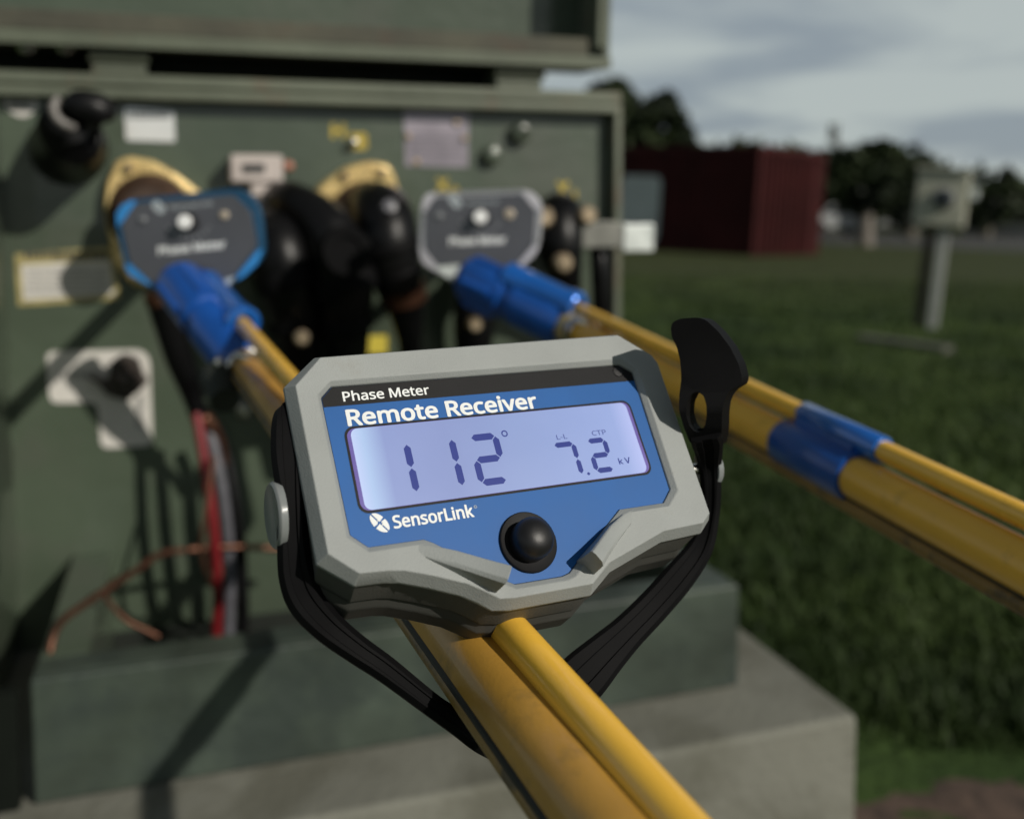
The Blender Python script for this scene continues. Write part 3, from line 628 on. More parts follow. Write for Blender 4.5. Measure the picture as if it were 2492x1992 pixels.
obj('shell_skirt', loft([ring(ch_p, -2.0, 0.975), ring(ch_p, -3.8, 0.988), ring(ch_p, -14.8, 0.972, oy=-2.6)], False, False), mat('skirt_shaded_grey', (0.085, 0.085, 0.078), 0.55, 0, 0.07, 45, 0.8, 1700, spec=0.3), rec)  # side wall of the shell plastic, its shade put into a darker grey
# face label
face = obj('face_label', prism([(x * mm, y * mm) for x, y in lab_p], -0.0006, 0.0), m_blue, rec)
band_y = 24.3
band = [(-56.5, 31), (56, 31), (60.6, 27.6), (60.6, band_y), (-60.33, band_y), (-60.4, 27.3)]
obj('title_band', prism([(x * mm * 0.9985, y * mm * 0.9985) for x, y in band], 0.00001, 0.0001), m_band, face)
z1 = 0.00012
obj('lettering', text_bm('Phase Meter', -53.3 * mm, -22.7 * mm, 25.75 * mm, 3.3 * mm, 0.035, z1), m_white, face)
obj('lettering', text_bm('Remote Receiver', -53.4 * mm, 17.0 * mm, 17.1 * mm, 5.4 * mm, 0.055, z1), m_white, face)
obj('lettering', text_bm('SensorLink', -45.2 * mm, -17.5 * mm, -18.3 * mm, 3.9 * mm, 0.045, z1), m_white, face)
def arc_ring(cx, cy, r0, r1, z0, z1, n=28, M=None):
    out = [(cx + r1 * math.cos(2 * PI * k / n), cy + r1 * math.sin(2 * PI * k / n)) for k in range(n)]
    inn = [(cx + r0 * math.cos(2 * PI * k / n), cy + r0 * math.sin(2 * PI * k / n)) for k in range(n)]
    bm = bmesh.new(); rings = [[Vector((x, y, z0)) for x, y in inn], [Vector((x, y, z0)) for x, y in out], [Vector((x, y, z1)) for x, y in out], [Vector((x, y, z1)) for x, y in inn]]
    rings.append(rings[0])
    R = [[bm.verts.new(p if M is None else M @ p) for p in r] for r in rings[:4]]
    for a in range(4):
        for i in range(n): bm.faces.new((R[a][i], R[a][(i + 1) % n], R[(a + 1) % 4][(i + 1) % n], R[(a + 1) % 4][i]))
    return bm
obj('registered_mark', merge(arc_ring(-16.4 * mm, -15.2 * mm, 0.42 * mm, 0.55 * mm, z1, z1 + 4e-5), text_bm('R', -16.62 * mm, -16.18 * mm, -15.45 * mm, 0.5 * mm, 0, z1)), m_offwhite, face)
def logo(cx, cy, rx, ry, z, rot=-38):
    """oval emblem: slanted white oval cut by thin blue lines with a small cross"""
    bm = bmesh.new(); ca, sa = math.cos(R_(rot)), math.sin(R_(rot))
    def tr(x, y): return Vector((cx + x * ca - y * sa, cy + x * sa + y * ca, 0))
    # four quarters of the oval separated by gaps
    n = 10; g = 0.09
    for q, (sx, sy) in enumerate(((1, 1), (-1, 1), (-1, -1), (1, -1))):
        pts = []
        for k in range(n + 1):
            t = R_(6 + 78 * k / n); pts.append((sx * rx * math.cos(t), sy * ry * math.sin(t)))
        pts.append((sx * rx * 0.05, sy * ry * (0.30 if sx * sy > 0 else 0.10))); pts.append((sx * rx * 0.30, sy * ry * 0.10))
        if sx * sy < 0: pts = pts[::-1]
        lo = [tr(*p) + Vector((0, 0, z)) for p in pts]; hi = [p + Vector((0, 0, 4e-5)) for p in lo]
        b_loft(bm, [lo, hi])
    for (x0, y0, x1, y1) in ((-0.30, 0.10, -0.12, -0.35), (0.30, -0.10, 0.12, 0.35)):
        d = Vector((x1 - x0, y1 - y0)).normalized() * 0.0; w = 0.05
        P4 = [(x0 * rx, y0 * ry), ((x0 + w * 1.4) * rx, y0 * ry), ((x1 + w * 1.4) * rx, y1 * ry), (x1 * rx, y1 * ry)]
        lo = [tr(*p) + Vector((0, 0, z)) for p in P4]; b_loft(bm, [lo, [p + Vector((0, 0, 4e-5)) for p in lo]])
    return bm
obj('emblem', logo(-49.4 * mm, -15.9 * mm, 3.75 * mm, 2.15 * mm, z1, -52), m_white, face)
# display
obj('screen_border', prism(rrect(-0.0552, 0.0552, -0.01245, 0.01675, 0.0034), 0.00001, 0.00011), m_band, face)
scr = obj('screen', prism(rrect(-0.0544, 0.0544, -0.01165, 0.01595, 0.0028), 0.00012, 0.0002), m_lcd_edge, rec)
obj('display_glass', prism(rrect(-0.0531, 0.0531, -0.01155, 0.01585, 0.0024), 0.00021, 0.00025), m_lcd, scr)
zs = 0.00027
def hexseg(bm, x0, y0, x1, y1, w):
    a = Vector((x0, y0, 0)); b = Vector((x1, y1, 0)); d = (b - a).normalized(); nrm = Vector((-d.y, d.x, 0)) * w / 2; c = d * w / 2
    P6 = [a, a + c + nrm, b - c + nrm, b, b - c - nrm, a + c - nrm]
    lo = [p + Vector((0, 0, zs)) for p in P6]; b_loft(bm, [lo, [p + Vector((0, 0, 3e-5)) for p in lo]])
def digit(ch, xl, xr, yt, yb, w, name='digit'):
    bm = bmesh.new(); ym = (yt + yb) / 2; g = w * 0.10
    S = {'a': (xl, yt, xr, yt), 'g': (xl, ym, xr, ym), 'd': (xl, yb, xr, yb), 'f': (xl, ym, xl, yt), 'b': (xr, ym, xr, yt), 'e': (xl, yb, xl, ym), 'c': (xr, yb, xr, ym)}
    for s in {'1': 'bc', '2': 'abged', '7': 'abc'}[ch]:
        x0, y0, x1, y1 = S[s]; d = Vector((x1 - x0, y1 - y0)).normalized() * g
        hexseg(bm, (x0 + d.x) * mm, (y0 + d.y) * mm, (x1 - d.x) * mm, (y1 - d.y) * mm, w * mm)
    obj(name, bm, m_seg, scr)
digit('1', -45, -35.2, 8.7, -7.7, 2.4); digit('1', -29, -19.1, 8.7, -7.7, 2.4); digit('2', -12.0, -2.9, 8.3, -7.6, 2.4)
digit('7', 18.6, 26.2, 2.3, -9.1, 1.9); digit('2', 32.4, 39.2, 2.4, -8.7, 1.9)
bm = bmesh.new(); hexseg(bm, 28.1 * mm, -9.3 * mm, 29.5 * mm, -9.3 * mm, 1.1 * mm); obj('decimal_point', bm, m_seg, scr)
obj('degree_sign', arc_ring(0.95 * mm, 8.7 * mm, 0.75 * mm, 1.2 * mm, zs, zs + 3e-5), m_seg, scr)
obj('unit_text', text_bm('L-L', 20.5 * mm, 24.7 * mm, 4.35 * mm, 1.75 * mm, 0.0, zs), m_seg, scr)
obj('unit_text', text_bm('CTP', 35.1 * mm, 41.0 * mm, 4.35 * mm, 1.75 * mm, 0.0, zs), m_seg, scr)
obj('unit_text', text_bm('k V', 42.3 * mm, 47.3 * mm, -7.4 * mm, 2.1 * mm, 0.04, zs), m_seg, scr)
# status window, button
obj('status_window', lathe([(0, 0.0), (0.0021, 0.0), (0.0019, 0.0003), (0, 0.0004)], 24, Matrix.Translation((54.6 * mm, 28.4 * mm, 0.00011))), m_knob, rec)
BC = Vector((-1.2 * mm, -29.4 * mm, 0))
m_seat = mat('seat_black', (0.007, 0.007, 0.008), 0.6, 0, 0.2, 60, 0.3, 2500, spec=0.2)
btn = obj('button_seat', lathe([(0, 0.0001), (0.0101, 0.0001), (0.0101, 0.0008), (0.0098, 0.0011), (0.0072, 0.0004), (0, 0.0004)], 64, Matrix.Translation(BC)), m_seat, rec)
pr = [(0.0068, 0.0005), (0.0069, 0.0045)] + [(0.0069 * math.cos(R_(a)) ** 0.8, 0.0045 + 0.0052 * math.sin(R_(a))) for a in (15, 30, 45, 60, 75, 88)] + [(0, 0.0097)]
obj('button', lathe(pr, 64, Matrix.Translation(BC)), m_knob, btn)
# two raised wedges guarding the button
def guard(s):
    A = Vector((-37.5, -24.2)); B = Vector((-14.6, -38.6)); d = (B - A).normalized(); nrm = Vector((-d.y, d.x))
    if nrm.y < 0: nrm = -nrm
    def P3(t, o, z): q = A + (B - A) * t + nrm * o; return Vector((q.x * s * mm, q.y * mm, z * mm))
    prof = [(-0.12, 1.0, 1.6), (0.08, 1.0, 3.0), (0.4, 1.05, 5.4), (0.75, 1.15, 9.0), (1.0, 1.25, 12.0)]
    rings = []
    for t, k, h in prof:
        q_ = 0.6 if t > 0.2 else (-0.4 if t > 0 else -2.0)
        rings.append([P3(t, q_, -0.3), P3(t, q_, h * 0.88), P3(t, q_ - 0.5, h * 0.97), P3(t, -1.2 if t > 0 else -2.9, h), P3(t, -3.4 * k, h * 0.98), P3(t, -4.4 * k, h * 0.86), P3(t, -5.0 * k, 2.0), P3(t, -5.0 * k, -0.3)])
    return loft(rings)
for s in (1, -1): obj('button_guard', guard(s), m_shell, rec, bevel=0.0011, sharp=50, segs=3)
# side bosses with studs
def stud(x0, x1, y, z, r, rh):
    M = Matrix.Translation(Vector((x0, y, z)) * mm) @ Matrix.Rotation(PI / 2 if x1 > x0 else -PI / 2, 4, 'Y'); L = abs(x1 - x0) * mm
    o = obj('stud_pin', lathe([(0, 0), (r, 0), (r, L), (0, L)], 24, M), m_steel, rec)
    prof = [(0, L), (rh, L), (rh, L + 0.0022), (rh * 0.92, L + 0.003), (rh * 0.75, L + 0.0024), (0, L + 0.0022)]
    obj('stud_head', lathe(prof, 40, M), m_stud, o, bevel=0.0003)
stud(-68, -76, -5, -13, 0.004, 0.0105)
stud(68, 89, -9, -13, 0.0022, 0.0080)
# rubber strap: a ribbon that hooks over both studs and passes under the stick
def ribbon(pts, thick, k=6, caps=True):
    """pts: (px, py, depth, half width px, roll) centre line in the photo with its distance"""
    S = smooth_path(pts, k); C_ = [at(s[0], s[1], s[2]) for s in S]; rings = []
    for i, s in enumerate(S):
        d = (C_[min(i + 1, len(S) - 1)] - C_[max(i - 1, 0)]).normalized(); view = (cam_loc - C_[i]).normalized()
        w = d.cross(view).normalized(); nn = w.cross(d).normalized(); a = s[4]
        w2 = w * math.cos(a) + nn * math.sin(a); n2 = nn * math.cos(a) - w * math.sin(a)
        hw = s[3] * s[2] / FPX; t = thick / 2; r = t * 0.55
        sec = [(-hw, -t + r), (-hw, t - r), (-hw + r, t), (-hw * 0.35, t), (-hw * 0.30, t * 0.8), (hw * 0.30, t * 0.8), (hw * 0.35, t), (hw - r, t), (hw, t - r), (hw, -t + r), (hw - r, -t), (-hw + r, -t)]
        rings.append([C_[i] + w2 * x + n2 * y for x, y in sec])
    return loft(rings)
left = [(694, 992, 0.3245, 10, 0), (696, 1003, 0.3235, 27, 0), (700, 1030, 0.3215, 38, 0), (702, 1080, 0.318, 42, 0), (705, 1130, 0.315, 42, 0), (709, 1210, 0.311, 35, 0), (713, 1320, 0.308, 38, 0), (722, 1400, 0.307, 43, 0), (745, 1463, 0.308, 43, 0.1), (797, 1523, 0.311, 38, 0.1), (865, 1577, 0.314, 33, 0.1), (940, 1629, 0.317, 30, 0.1), (1054, 1717, 0.322, 26, 0.1), (1120, 1760, 0.326, 30, 0.05), (1172, 1792, 0.330, 36, 0), (1225, 1812, 0.335, 42, 0)]
right = [(1716, 1056, 0.3705, 36, 0), (1720, 1072, 0.3735, 38, 0), (1724, 1092, 0.3770, 34, 0), (1727, 1130, 0.3822, 28, 0), (1730, 1180, 0.3830, 25, 0), (1727, 1250, 0.3832, 24, 0), (1705, 1330, 0.381, 30, 0), (1655, 1400, 0.376, 37, 0), (1592, 1472, 0.370, 39, 0), (1525, 1540, 0.362, 42, 0), (1474, 1590, 0.355, 50, 0), (1420, 1645, 0.349, 60, 0), (1360, 1706, 0.344, 62, 0), (1290, 1762, 0.341, 54, 0), (1225, 1812, 0.3355, 43, 0)]
strap = obj('strap', merge(ribbon(left, 0.0065), ribbon(right, 0.0060)), m_rubber, rec, world=True, bevel=0.0004)
# pull tab with its hole: an outline 7 mm thick
tab_o = [(1632, 798), (1636, 784), (1655, 775), (1697, 772), (1718, 778), (1748, 806), (1776, 843), (1798, 886), (1806, 920), (1802, 936), (1786, 944), (1772, 955), (1761, 977), (1757, 1007), (1757, 1039), (1754, 1065), (1750, 1084), (1705, 1092), (1694, 1094), (1678, 1075), (1665, 1042), (1652, 997), (1653, 961), (1658, 922), (1655, 877), (1648, 847), (1635, 821)]
tab_h = [(1697, 952), (1712, 962), (1719, 985), (1720, 1010), (1716, 1034), (1706, 1050), (1690, 1050), (1677, 1035), (1669, 1008), (1671, 980), (1682, 958)]
tdep = lambda y: float(np.interp(y, [770, 850, 930, 1000, 1040, 1095], [0.3585, 0.3615, 0.3640, 0.3640, 0.3675, 0.3755]))
def prism_hole(outer, hole, dep, thick, push):
    """outline with a hole, extruded away from the viewer"""
    bm = bmesh.new()
    O0 = [at(x, y, dep(y)) for x, y in outer]; H0 = [at(x, y, dep(y)) for x, y in hole]
    def loop(P_): 
        v = [bm.verts.new(p) for p in P_]; return v, [bm.edges.new((v[i], v[(i + 1) % len(v)])) for i in range(len(v))]
    vo, eo = loop(O0); vh, eh = loop(H0)
    r = bmesh.ops.triangle_fill(bm, edges=eo + eh, use_beauty=True, use_dissolve=False)
    fs = [g for g in r['geom'] if isinstance(g, bmesh.types.BMFace)]
    ex = bmesh.ops.extrude_face_region(bm, geom=fs)
    for g in ex['geom']:
        if isinstance(g, bmesh.types.BMVert): g.co += push
    return bm
tabm = prism_hole([tuple(p) for p in rounded(tab_o, 8, 3)], [tuple(p) for p in rounded(tab_h, 6, 3)], tdep, 0.007, CR @ Vector((0.0046, -0.0005, -0.0085)))
obj('pull_tab', tabm, m_rubber, strap, world=True, bevel=0.0011, sharp=40, segs=3)

# ------------------------------------------------------------------ hot sticks
def stick(name_label, a, b, r_main, r_rod, side, under, grp=None, ro0=None, ro1=None):
    """a, b: ends of the main tube's axis (world); side: unit vector from tube to rod; under: towards the lower strip"""
    root = thing('hot_stick', name_label, 'hot stick', Matrix.Translation(a), grp)
    d = (b - a).normalized(); side = (side - d * side.dot(d)).normalized(); under = (under - d * under.dot(d)).normalized()
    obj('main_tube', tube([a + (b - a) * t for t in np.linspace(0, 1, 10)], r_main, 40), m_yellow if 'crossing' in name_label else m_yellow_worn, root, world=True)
    ro0 = ro0 if ro0 is not None else side * 0.021; ro1 = ro1 if ro1 is not None else side * 0.021
    obj('operating_rod', tube([a + ro0 + (ro1 - ro0) * t + (b - a) * t for t in np.linspace(-0.004, 1, 10)], r_rod, 28), m_rod, root, world=True)
    return root, d, side, under
RZ = CR @ Vector((0, 0, 1)); RX = CR @ Vector((1, 0, 0)); RY = CR @ Vector((0, 1, 0))
# stick A under the receiver
rA = 0.0121; rrA = 0.0062
a1 = at(600, 896, 0.835); b1 = at(1262, 1748, 0.30)
dA = (b1 - a1).normalized(); b1 = a1 + dA * ((b1 - a1).length + 0.12)
sA, dA, sideA, _ = stick('yellow fibreglass hot stick under the receiver, ending in the left blue coupler', a1, b1, rA, rrA, RX * 0.86 + RY * 0.42 + RZ * 0.55, -RX, 'yellow hot sticks', at(588, 786, 0.86) - a1, (RX * 0.80 + RY * 0.45 + RZ * 0.36) * 0.0176)
uA = (-RX * 0.95 - RY * 0.15 - RZ * 0.5); uA = (uA - dA * uA.dot(dA)).normalized()
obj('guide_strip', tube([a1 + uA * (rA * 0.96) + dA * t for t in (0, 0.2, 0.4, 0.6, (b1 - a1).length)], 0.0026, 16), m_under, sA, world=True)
obj('seam_strip', tube([a1 + uA * (rA * 0.93) + dA.cross(uA) * 0.0028 * (1 if dA.cross(uA).dot(RZ) > 0 else -1) + dA * t for t in (0, 0.2, 0.4, 0.6, (b1 - a1).length)], 0.0016, 10), m_seam, sA, world=True)
# stick B to the right
a2 = at(1392, 798, 1.02); b2 = at(2492, 1376, 0.465); dB = (b2 - a2).normalized(); L2 = (b2 - a2).length + 0.16; b2 = a2 + dB * L2
sB, dB, sideB, _ = stick('yellow fibreglass hot stick crossing the lawn at right, with a blue clamp midway', a2, b2, 0.0126, 0.0060, RX * 0.45 + RY * 0.95 + RZ * 0.25, -RY, 'yellow hot sticks')
uB = (-RY * 1.0 - RX * 0.4 - RZ * 0.35); uB = (uB - dB * uB.dot(dB)).normalized()
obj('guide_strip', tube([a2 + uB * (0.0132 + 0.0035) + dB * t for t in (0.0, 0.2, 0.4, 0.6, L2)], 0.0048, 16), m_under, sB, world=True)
obj('seam_strip', tube([a2 + uB * (0.0132 - 0.0006) + dB.cross(uB) * 0.002 * (1 if dB.cross(uB).dot(RZ) > 0 else -1) + dB * t for t in (0.0, 0.2, 0.4, 0.6, L2)], 0.0018, 10), m_seam, sB, world=True)
# blue clamp on stick B
def along(a, d, px):
    """length along the axis where it passes pixel column px"""
    best = min(np.linspace(0, 1.2, 1200), key=lambda t: abs((lambda q: CX + FPX * q.x / -q.z)(CR.transposed() @ (a + d * t - cam_loc)) - px)); return float(best)
t0, t1 = along(a2, dB, 1915), along(a2, dB, 2085)
cl = obj('clamp', tube([a2 + dB * t for t in (t0, t0 + 0.001, t1 - 0.001, t1)], [0.0148, 0.0154, 0.0154, 0.0148], 40), m_anod2, sB, world=True)
roB = sideB * 0.021
u0, u1 = along(a2 + roB, dB, 1958), along(a2 + roB, dB, 2150)
obj('rod_sleeve', tube([a2 + roB + dB * t for t in (u0, u0 + 0.001, u1 - 0.001, u1)], [0.0076, 0.0082, 0.0082, 0.0076], 28), m_anod, cl, world=True)
obj('clamp_web', tube([a2 + roB * 0.72 + dB * t for t in (t0 + 0.012, t1 - 0.004)], 0.0085, 20), m_anod2, cl, world=True)
obj('set_screw', lathe([(0, 0), (0.0028, 0), (0.0026, 0.0012), (0, 0.0012)], 16, frame_from(a2 + roB + dB * ((u0 + u1) / 2 - 0.008) + (sideB * 0.6 + RZ * 0.8).normalized() * 0.0080, sideB * 0.6 + RZ * 0.8)), m_steel, cl, world=True)

# ------------------------------------------------------------------ couplers and meters
def coupler(root, p0, p1, r, rod_off, rod_r, m_main):
    """anodised socket from the meter (p0) to the stick end (p1)"""
    d = (p1 - p0); L = d.length; d.normalize(); M = frame_from(p0, d, RY)
    prof = [(r * 0.72, -0.006), (r * 0.92, 0.0), (r, 0.004), (r, L * 0.42), (r * 0.86, L * 0.44), (r * 0.86, L * 0.52), (r * 1.02, L * 0.54), (r * 1.02, L - 0.004), (r * 0.96, L), (r * 0.70, L), (r * 0.66, L - 0.01)]
    cp = obj('coupler', lathe(prof, 40, M), m_main, root, world=True)
    # rod boss alongside with a bright rim
    q0, q1 = rod_off; d2 = (q1 - q0).normalized()
    obj('rod_socket', lathe([(rod_r * 0.7, 0), (rod_r, 0.005), (rod_r * 0.92, (q1 - q0).length - 0.016), (rod_r, (q1 - q0).length - 0.012), (rod_r, (q1 - q0).length - 0.002), (rod_r * 0.9, (q1 - q0).length), (rod_r * 0.55, (q1 - q0).length - 0.001), (rod_r * 0.45, (q1 - q0).length - 0.008)], 36, frame_from(q0, d2, RY)), m_anod, cp, world=True)
    # slots cut as dark ribs
    for a in (40, 110, 180, 250, 320):
        v_ = (M.to_3x3() @ Vector((math.cos(R_(a)), math.sin(R_(a)), 0))) * (r - 0.0004)
        obj('slot', tube([p0 + v_ + d * L * 0.06, p0 + v_ + d * L * 0.36], r * 0.16, 8), m_anod2, cp, world=True)
    return cp
def hose_clamp(root, a, d, r):
    M = frame_from(a, d, RY)
    hc = obj('hose_clamp', lathe([(r * 1.05, 0), (r * 1.16, 0.001), (r * 1.16, 0.011), (r * 1.05, 0.012), (r * 1.02, 0.006)], 36, M), m_steel, root, world=True)
    q = a + (RX * 0.2 + RY * 0.55 + RZ * 0.8).normalized() * r * 1.25 + d * 0.006
    obj('clamp_screw', tube([q - RX * 0.008 + RY * 0.002, q + RX * 0.008 - RY * 0.003], 0.0042, 12), m_steel, hc, world=True)
def meter(root_label, cx, cy, dep, outer, face_, m_rim, knob, led, btn_, txt, logo_c, tilt):
    M = Matrix.Translation(at(cx, cy, dep)) @ cam_rot
    root = thing('phase_meter', root_label, 'phase meter', M, 'phase meters on stick ends')
    s = dep / FPX
    L = lambda P_: [((x - cx) * s, -(y - cy) * s) for x, y in P_]
    o = rounded(L(outer), 0.009, 4); f = rounded(L(face_), 0.004, 3)
    zr = lambda P_, z, k=1.0: [Vector((x * k, y * k, z)) for x, y in P_]
    obj('housing', loft([zr(o, -0.034, 0.86), zr(o, -0.030, 0.93), zr(o, -0.004, 1.0), zr(o, 0.001, 0.985), zr(o, 0.0016, 0.955), zr(o, 0.0, 0.94)]), m_rim, root)
    fc = obj('face_plate', prism(f, 0.0003, 0.0022), m_face, root, bevel=0.0004)
    zt = 0.0023
    x0, x1, yb, h = txt
    obj('lettering', text_bm('Phase Meter', (x0 - cx) * s, (x1 - cx) * s, 0, h * s, 0.06, 0, Matrix.Translation((0, -(yb - cy) * s, zt)) @ Matrix.Rotation(R_(tilt), 4, 'Z')), m_white, fc)
    lx, ly, lw, lh = logo_c
    Mt = Matrix.Translation(((lx - cx) * s, -(ly - cy) * s, zt)) @ Matrix.Rotation(R_(tilt), 4, 'Z')
    bm = text_bm('SensorLink', 28 * s, lw * s, -10 * s, lh * s, 0.0, 0, Mt); obj('lettering', bm, m_offwhite, fc)
    lg = logo(0, 0, 19 * s, 12 * s, 0, -50); lg.transform(Mt); obj('emblem', lg, m_offwhite, fc)
    kx, ky, kr = knob
    kc = Vector(((kx - cx) * s, -(ky - cy) * s, 0.0022))
    kn = obj('knob', lathe([(0, 0), (kr * s * 1.25, 0), (kr * s * 1.25, 0.003), (kr * s, 0.0035), (kr * s * 0.95, 0.011), (kr * s * 0.8, 0.0125), (0, 0.0128)], 28, Matrix.Translation(kc)), m_knob, root)
    obj('knob_cap', lathe([(0, 0.0129), (kr * s * 0.92, 0.0129), (kr * s * 0.85, 0.0142), (0, 0.0150)], 28, Matrix.Translation(kc)), mat('knob_cap', (0.95, 0.95, 0.93), 0.2, 0.0, coat=1.0) if 'knob_cap' not in MATS else MATS['knob_cap'], kn)
    for (x, y, r, m_) in (led, btn_):
        obj('button', lathe([(0, 0), (r * s, 0), (r * s * 0.95, 0.002), (r * s * 0.6, 0.003), (0, 0.003)], 20, Matrix.Translation(((x - cx) * s, -(y - cy) * s, 0.0022))), m_, root)
    # small printed marks round the knob
    bm = bmesh.new()
    for k in range(9):
        a = R_(200 + 140 * k / 8); r = kr * s * 2.1; c = kc + Vector((math.cos(a) * r * 1.3, math.sin(a) * r * 0.9, 0.0002))
        b_box(bm, c.x - 3 * s, c.x + 3 * s, c.y - 3 * s, c.y + 3 * s, zt, zt + 3e-5)
    obj('dial_marks', bm, mat('mark_grey', (0.22, 0.23, 0.25), 0.5) if 'mark_grey' not in MATS else MATS['mark_grey'], fc)
    return root, M, s
m_led = mat('indicator_tan', (0.42, 0.36, 0.28), 0.4)
m_led2 = mat('indicator_grey', (0.14, 0.15, 0.16), 0.35)
oA = [(318, 484), (578, 456), (608, 470), (632, 500), (642, 610), (628, 640), (571, 689), (480, 730), (390, 712), (318, 672), (302, 650), (283, 560), (282, 520), (295, 497)]
fA_ = [(330, 495), (570, 474), (612, 515), (628, 600), (575, 668), (540, 690), (478, 700), (372, 690), (318, 640), (297, 545)]
mA, MA, sa = meter('dark faced phase meter with a blue rim on the left stick', 463, 583, 0.93, oA, fA_, m_mblue, (462, 542, 19), (548, 524, 11, m_led), (350, 535, 9, m_led2), (387, 552, 612, 19), (388, 504, 132, 12), 6.0)
# four bright corner facets
oB = [(1040, 468), (1283, 460), (1308, 475), (1323, 505), (1314, 598), (1300, 622), (1272, 650), (1190, 690), (1102, 684), (1030, 645), (1020, 625), (1017, 595), (1023, 505), (1030, 482)]
fB_ = [(1058, 480), (1270, 472), (1304, 512), (1300, 595), (1262, 640), (1225, 655), (1100, 660), (1066, 648), (1035, 610), (1034, 515)]
mB, MB_, sb = meter('dark faced phase meter with a silver rim on the right stick', 1170, 566, 1.13, oB, fB_, m_silver, (1170, 530, 18), (1240, 521, 13, m_led), (1069, 526, 10, m_led2), (1094, 1232, 594, 18), (1108, 490, 105, 11), 2.0)
bm = prism([((x - 463) * sa, -(y - 583) * sa) for x, y in ((475, 702), (575, 672), (560, 692), (482, 722))], 0.0023, 0.003); obj('serial_label', bm, m_offwhite, mA)
bm = prism([((x - 1170) * sb, -(y - 566) * sb) for x, y in ((1060, 650), (1120, 643), (1108, 680), (1098, 684))], 0.0023, 0.003); obj('serial_label', bm, m_tag, mB)
def corners(root, s, cx, cy, polys, m_):
    for P_ in polys:
        q = [((x - cx) * s, -(y - cy) * s) for x, y in P_]
        obj('corner_facet', prism(q, 0.0012, 0.0021), m_, root, bevel=0.0002)
corners(mA, sa, 463, 583, [[(286, 552), (285, 520), (298, 499), (322, 487), (334, 491), (299, 541)], [(641, 606), (628, 640), (600, 668), (580, 682), (579, 670), (628, 610)], [(304, 645), (316, 668), (390, 710), (400, 703), (372, 692), (318, 642)]], mat('facet_blue', (0.03, 0.22, 0.55), 0.4))
corners(mB, sb, 1170, 566, [[(1026, 510), (1031, 484), (1043, 470), (1060, 472), (1056, 482), (1034, 516)], [(1020, 600), (1024, 628), (1034, 644), (1098, 682), (1106, 662), (1066, 650), (1036, 612)], [(1312, 600), (1298, 624), (1272, 648), (1232, 666), (1230, 656), (1262, 641), (1300, 596)], [(1268, 464), (1300, 472), (1318, 500), (1318, 520), (1305, 512), (1272, 472)]], mat('facet_silver', (0.50, 0.49, 0.53), 0.35, 0.2))
# probe prongs behind each meter reaching the bushings
for root, c, tgt in ((mA, (463, 560, 0.955), CAB @ (cat(463, 560, 0.02))), (mB, (1170, 560, 1.155), CAB @ cat(1185, 570, 0.0))):
    obj('probe', tube([at(*c), tgt], 0.012, 16), m_elbow, root, world=True)
# couplers, sockets, clamps
pA0 = at(432, 682, 0.915); pA1 = a1 - dA * 0.012
cpA = coupler(sA, pA0, pA1, 0.0222, (at(498, 692, 0.93), at(594, 792, 0.855)), 0.0158, m_anod2)
hose_clamp(sA, a1 - dA * 0.004, dA, rA * 1.3)
obj('release_lever', tube([at(548, 975, 0.80), at(530, 915, 0.83), at(545, 880, 0.83)], [0.012, 0.016, 0.008], 14), m_dark, sA, world=True)
for px, py in ((525, 878), (522, 904)): obj('pin', tube([at(px, py, 0.82), at(px + 12, py + 8, 0.82)], 0.0045, 12), m_steel, sA, world=True)
pB0 = at(1143, 676, 1.10); pB1 = at(1378, 786, 1.035)
cpB = coupler(sB, pB0, pB1, 0.0272, (at(1230, 672, 1.07), at(1408, 752, 1.02)), 0.0175, m_anod2)
obj('ferrule', tube([pB1, a2 + dB * 0.02], [0.019, 0.0155], 28), m_gold, sB, world=True)
hose_clamp(sB, a2 + dB * 0.02, dB, 0.0150)

# ------------------------------------------------------------------ background
# shipping container, its near corner seen at px 1830
g0 = ground_at(1830, 624); g1 = ground_at(2008, 634)
e1 = (Vector((g1.x, g1.y, 0)) - Vector((g0.x, g0.y, 0))); e1 = Vector((math.cos(R_(38)), math.sin(R_(38)), 0))
CM = Matrix.Translation((g0.x, g0.y, -0.25)) @ Matrix.Rotation(R_(2.3), 4, 'Y') @ Matrix.Rotation(R_(38), 4, 'Z')
cw, cl_, chh = 2.62, 12.2, 2.9
cont = thing('shipping_container', 'dark red corrugated shipping container standing on the lawn', 'shipping container', CM)
def corrug(length, h, pitch, dep, M):
    """corrugated wall in the local XZ plane"""
    n = int(length / pitch); pts = []
    for i in range(n):
        x = i * pitch
        pts += [(x, 0), (x + pitch * 0.3, 0), (x + pitch * 0.5, dep), (x + pitch * 0.8, dep)]
    pts.append((length, 0))
    bm = bmesh.new(); R0 = [bm.verts.new(M @ Vector((x, y, 0.0))) for x, y in pts]; R1 = [bm.verts.new(M @ Vector((x, y, h))) for x, y in pts]
    for i in range(len(pts) - 1): bm.faces.new((R0[i], R0[i + 1], R1[i + 1], R1[i]))
    return bm
I4 = Matrix()
obj('end_wall', corrug(cw - 0.2, chh - 0.3, 0.21, 0.09, Matrix.Translation((0.1, 0.03, 0.15))), m_cont, cont)
obj('side_wall', corrug(cl_ - 0.2, chh - 0.3, 0.21, 0.09, Matrix.Translation((0.03, cl_ - 0.1, 0.15)) @ Matrix.Rotation(-PI / 2, 4, 'Z')), m_cont, cont)
obj('roof', box(0.05, cw - 0.05, 0.05, cl_ - 0.05, chh - 0.05, chh - 0.02), m_cont, cont)
for x in (0, cw - 0.1):
    for y in (0, cl_ - 0.1): obj('corner_post', box(x, x + 0.1, y, y + 0.1, 0, chh), m_cont, cont)
bm = bmesh.new()
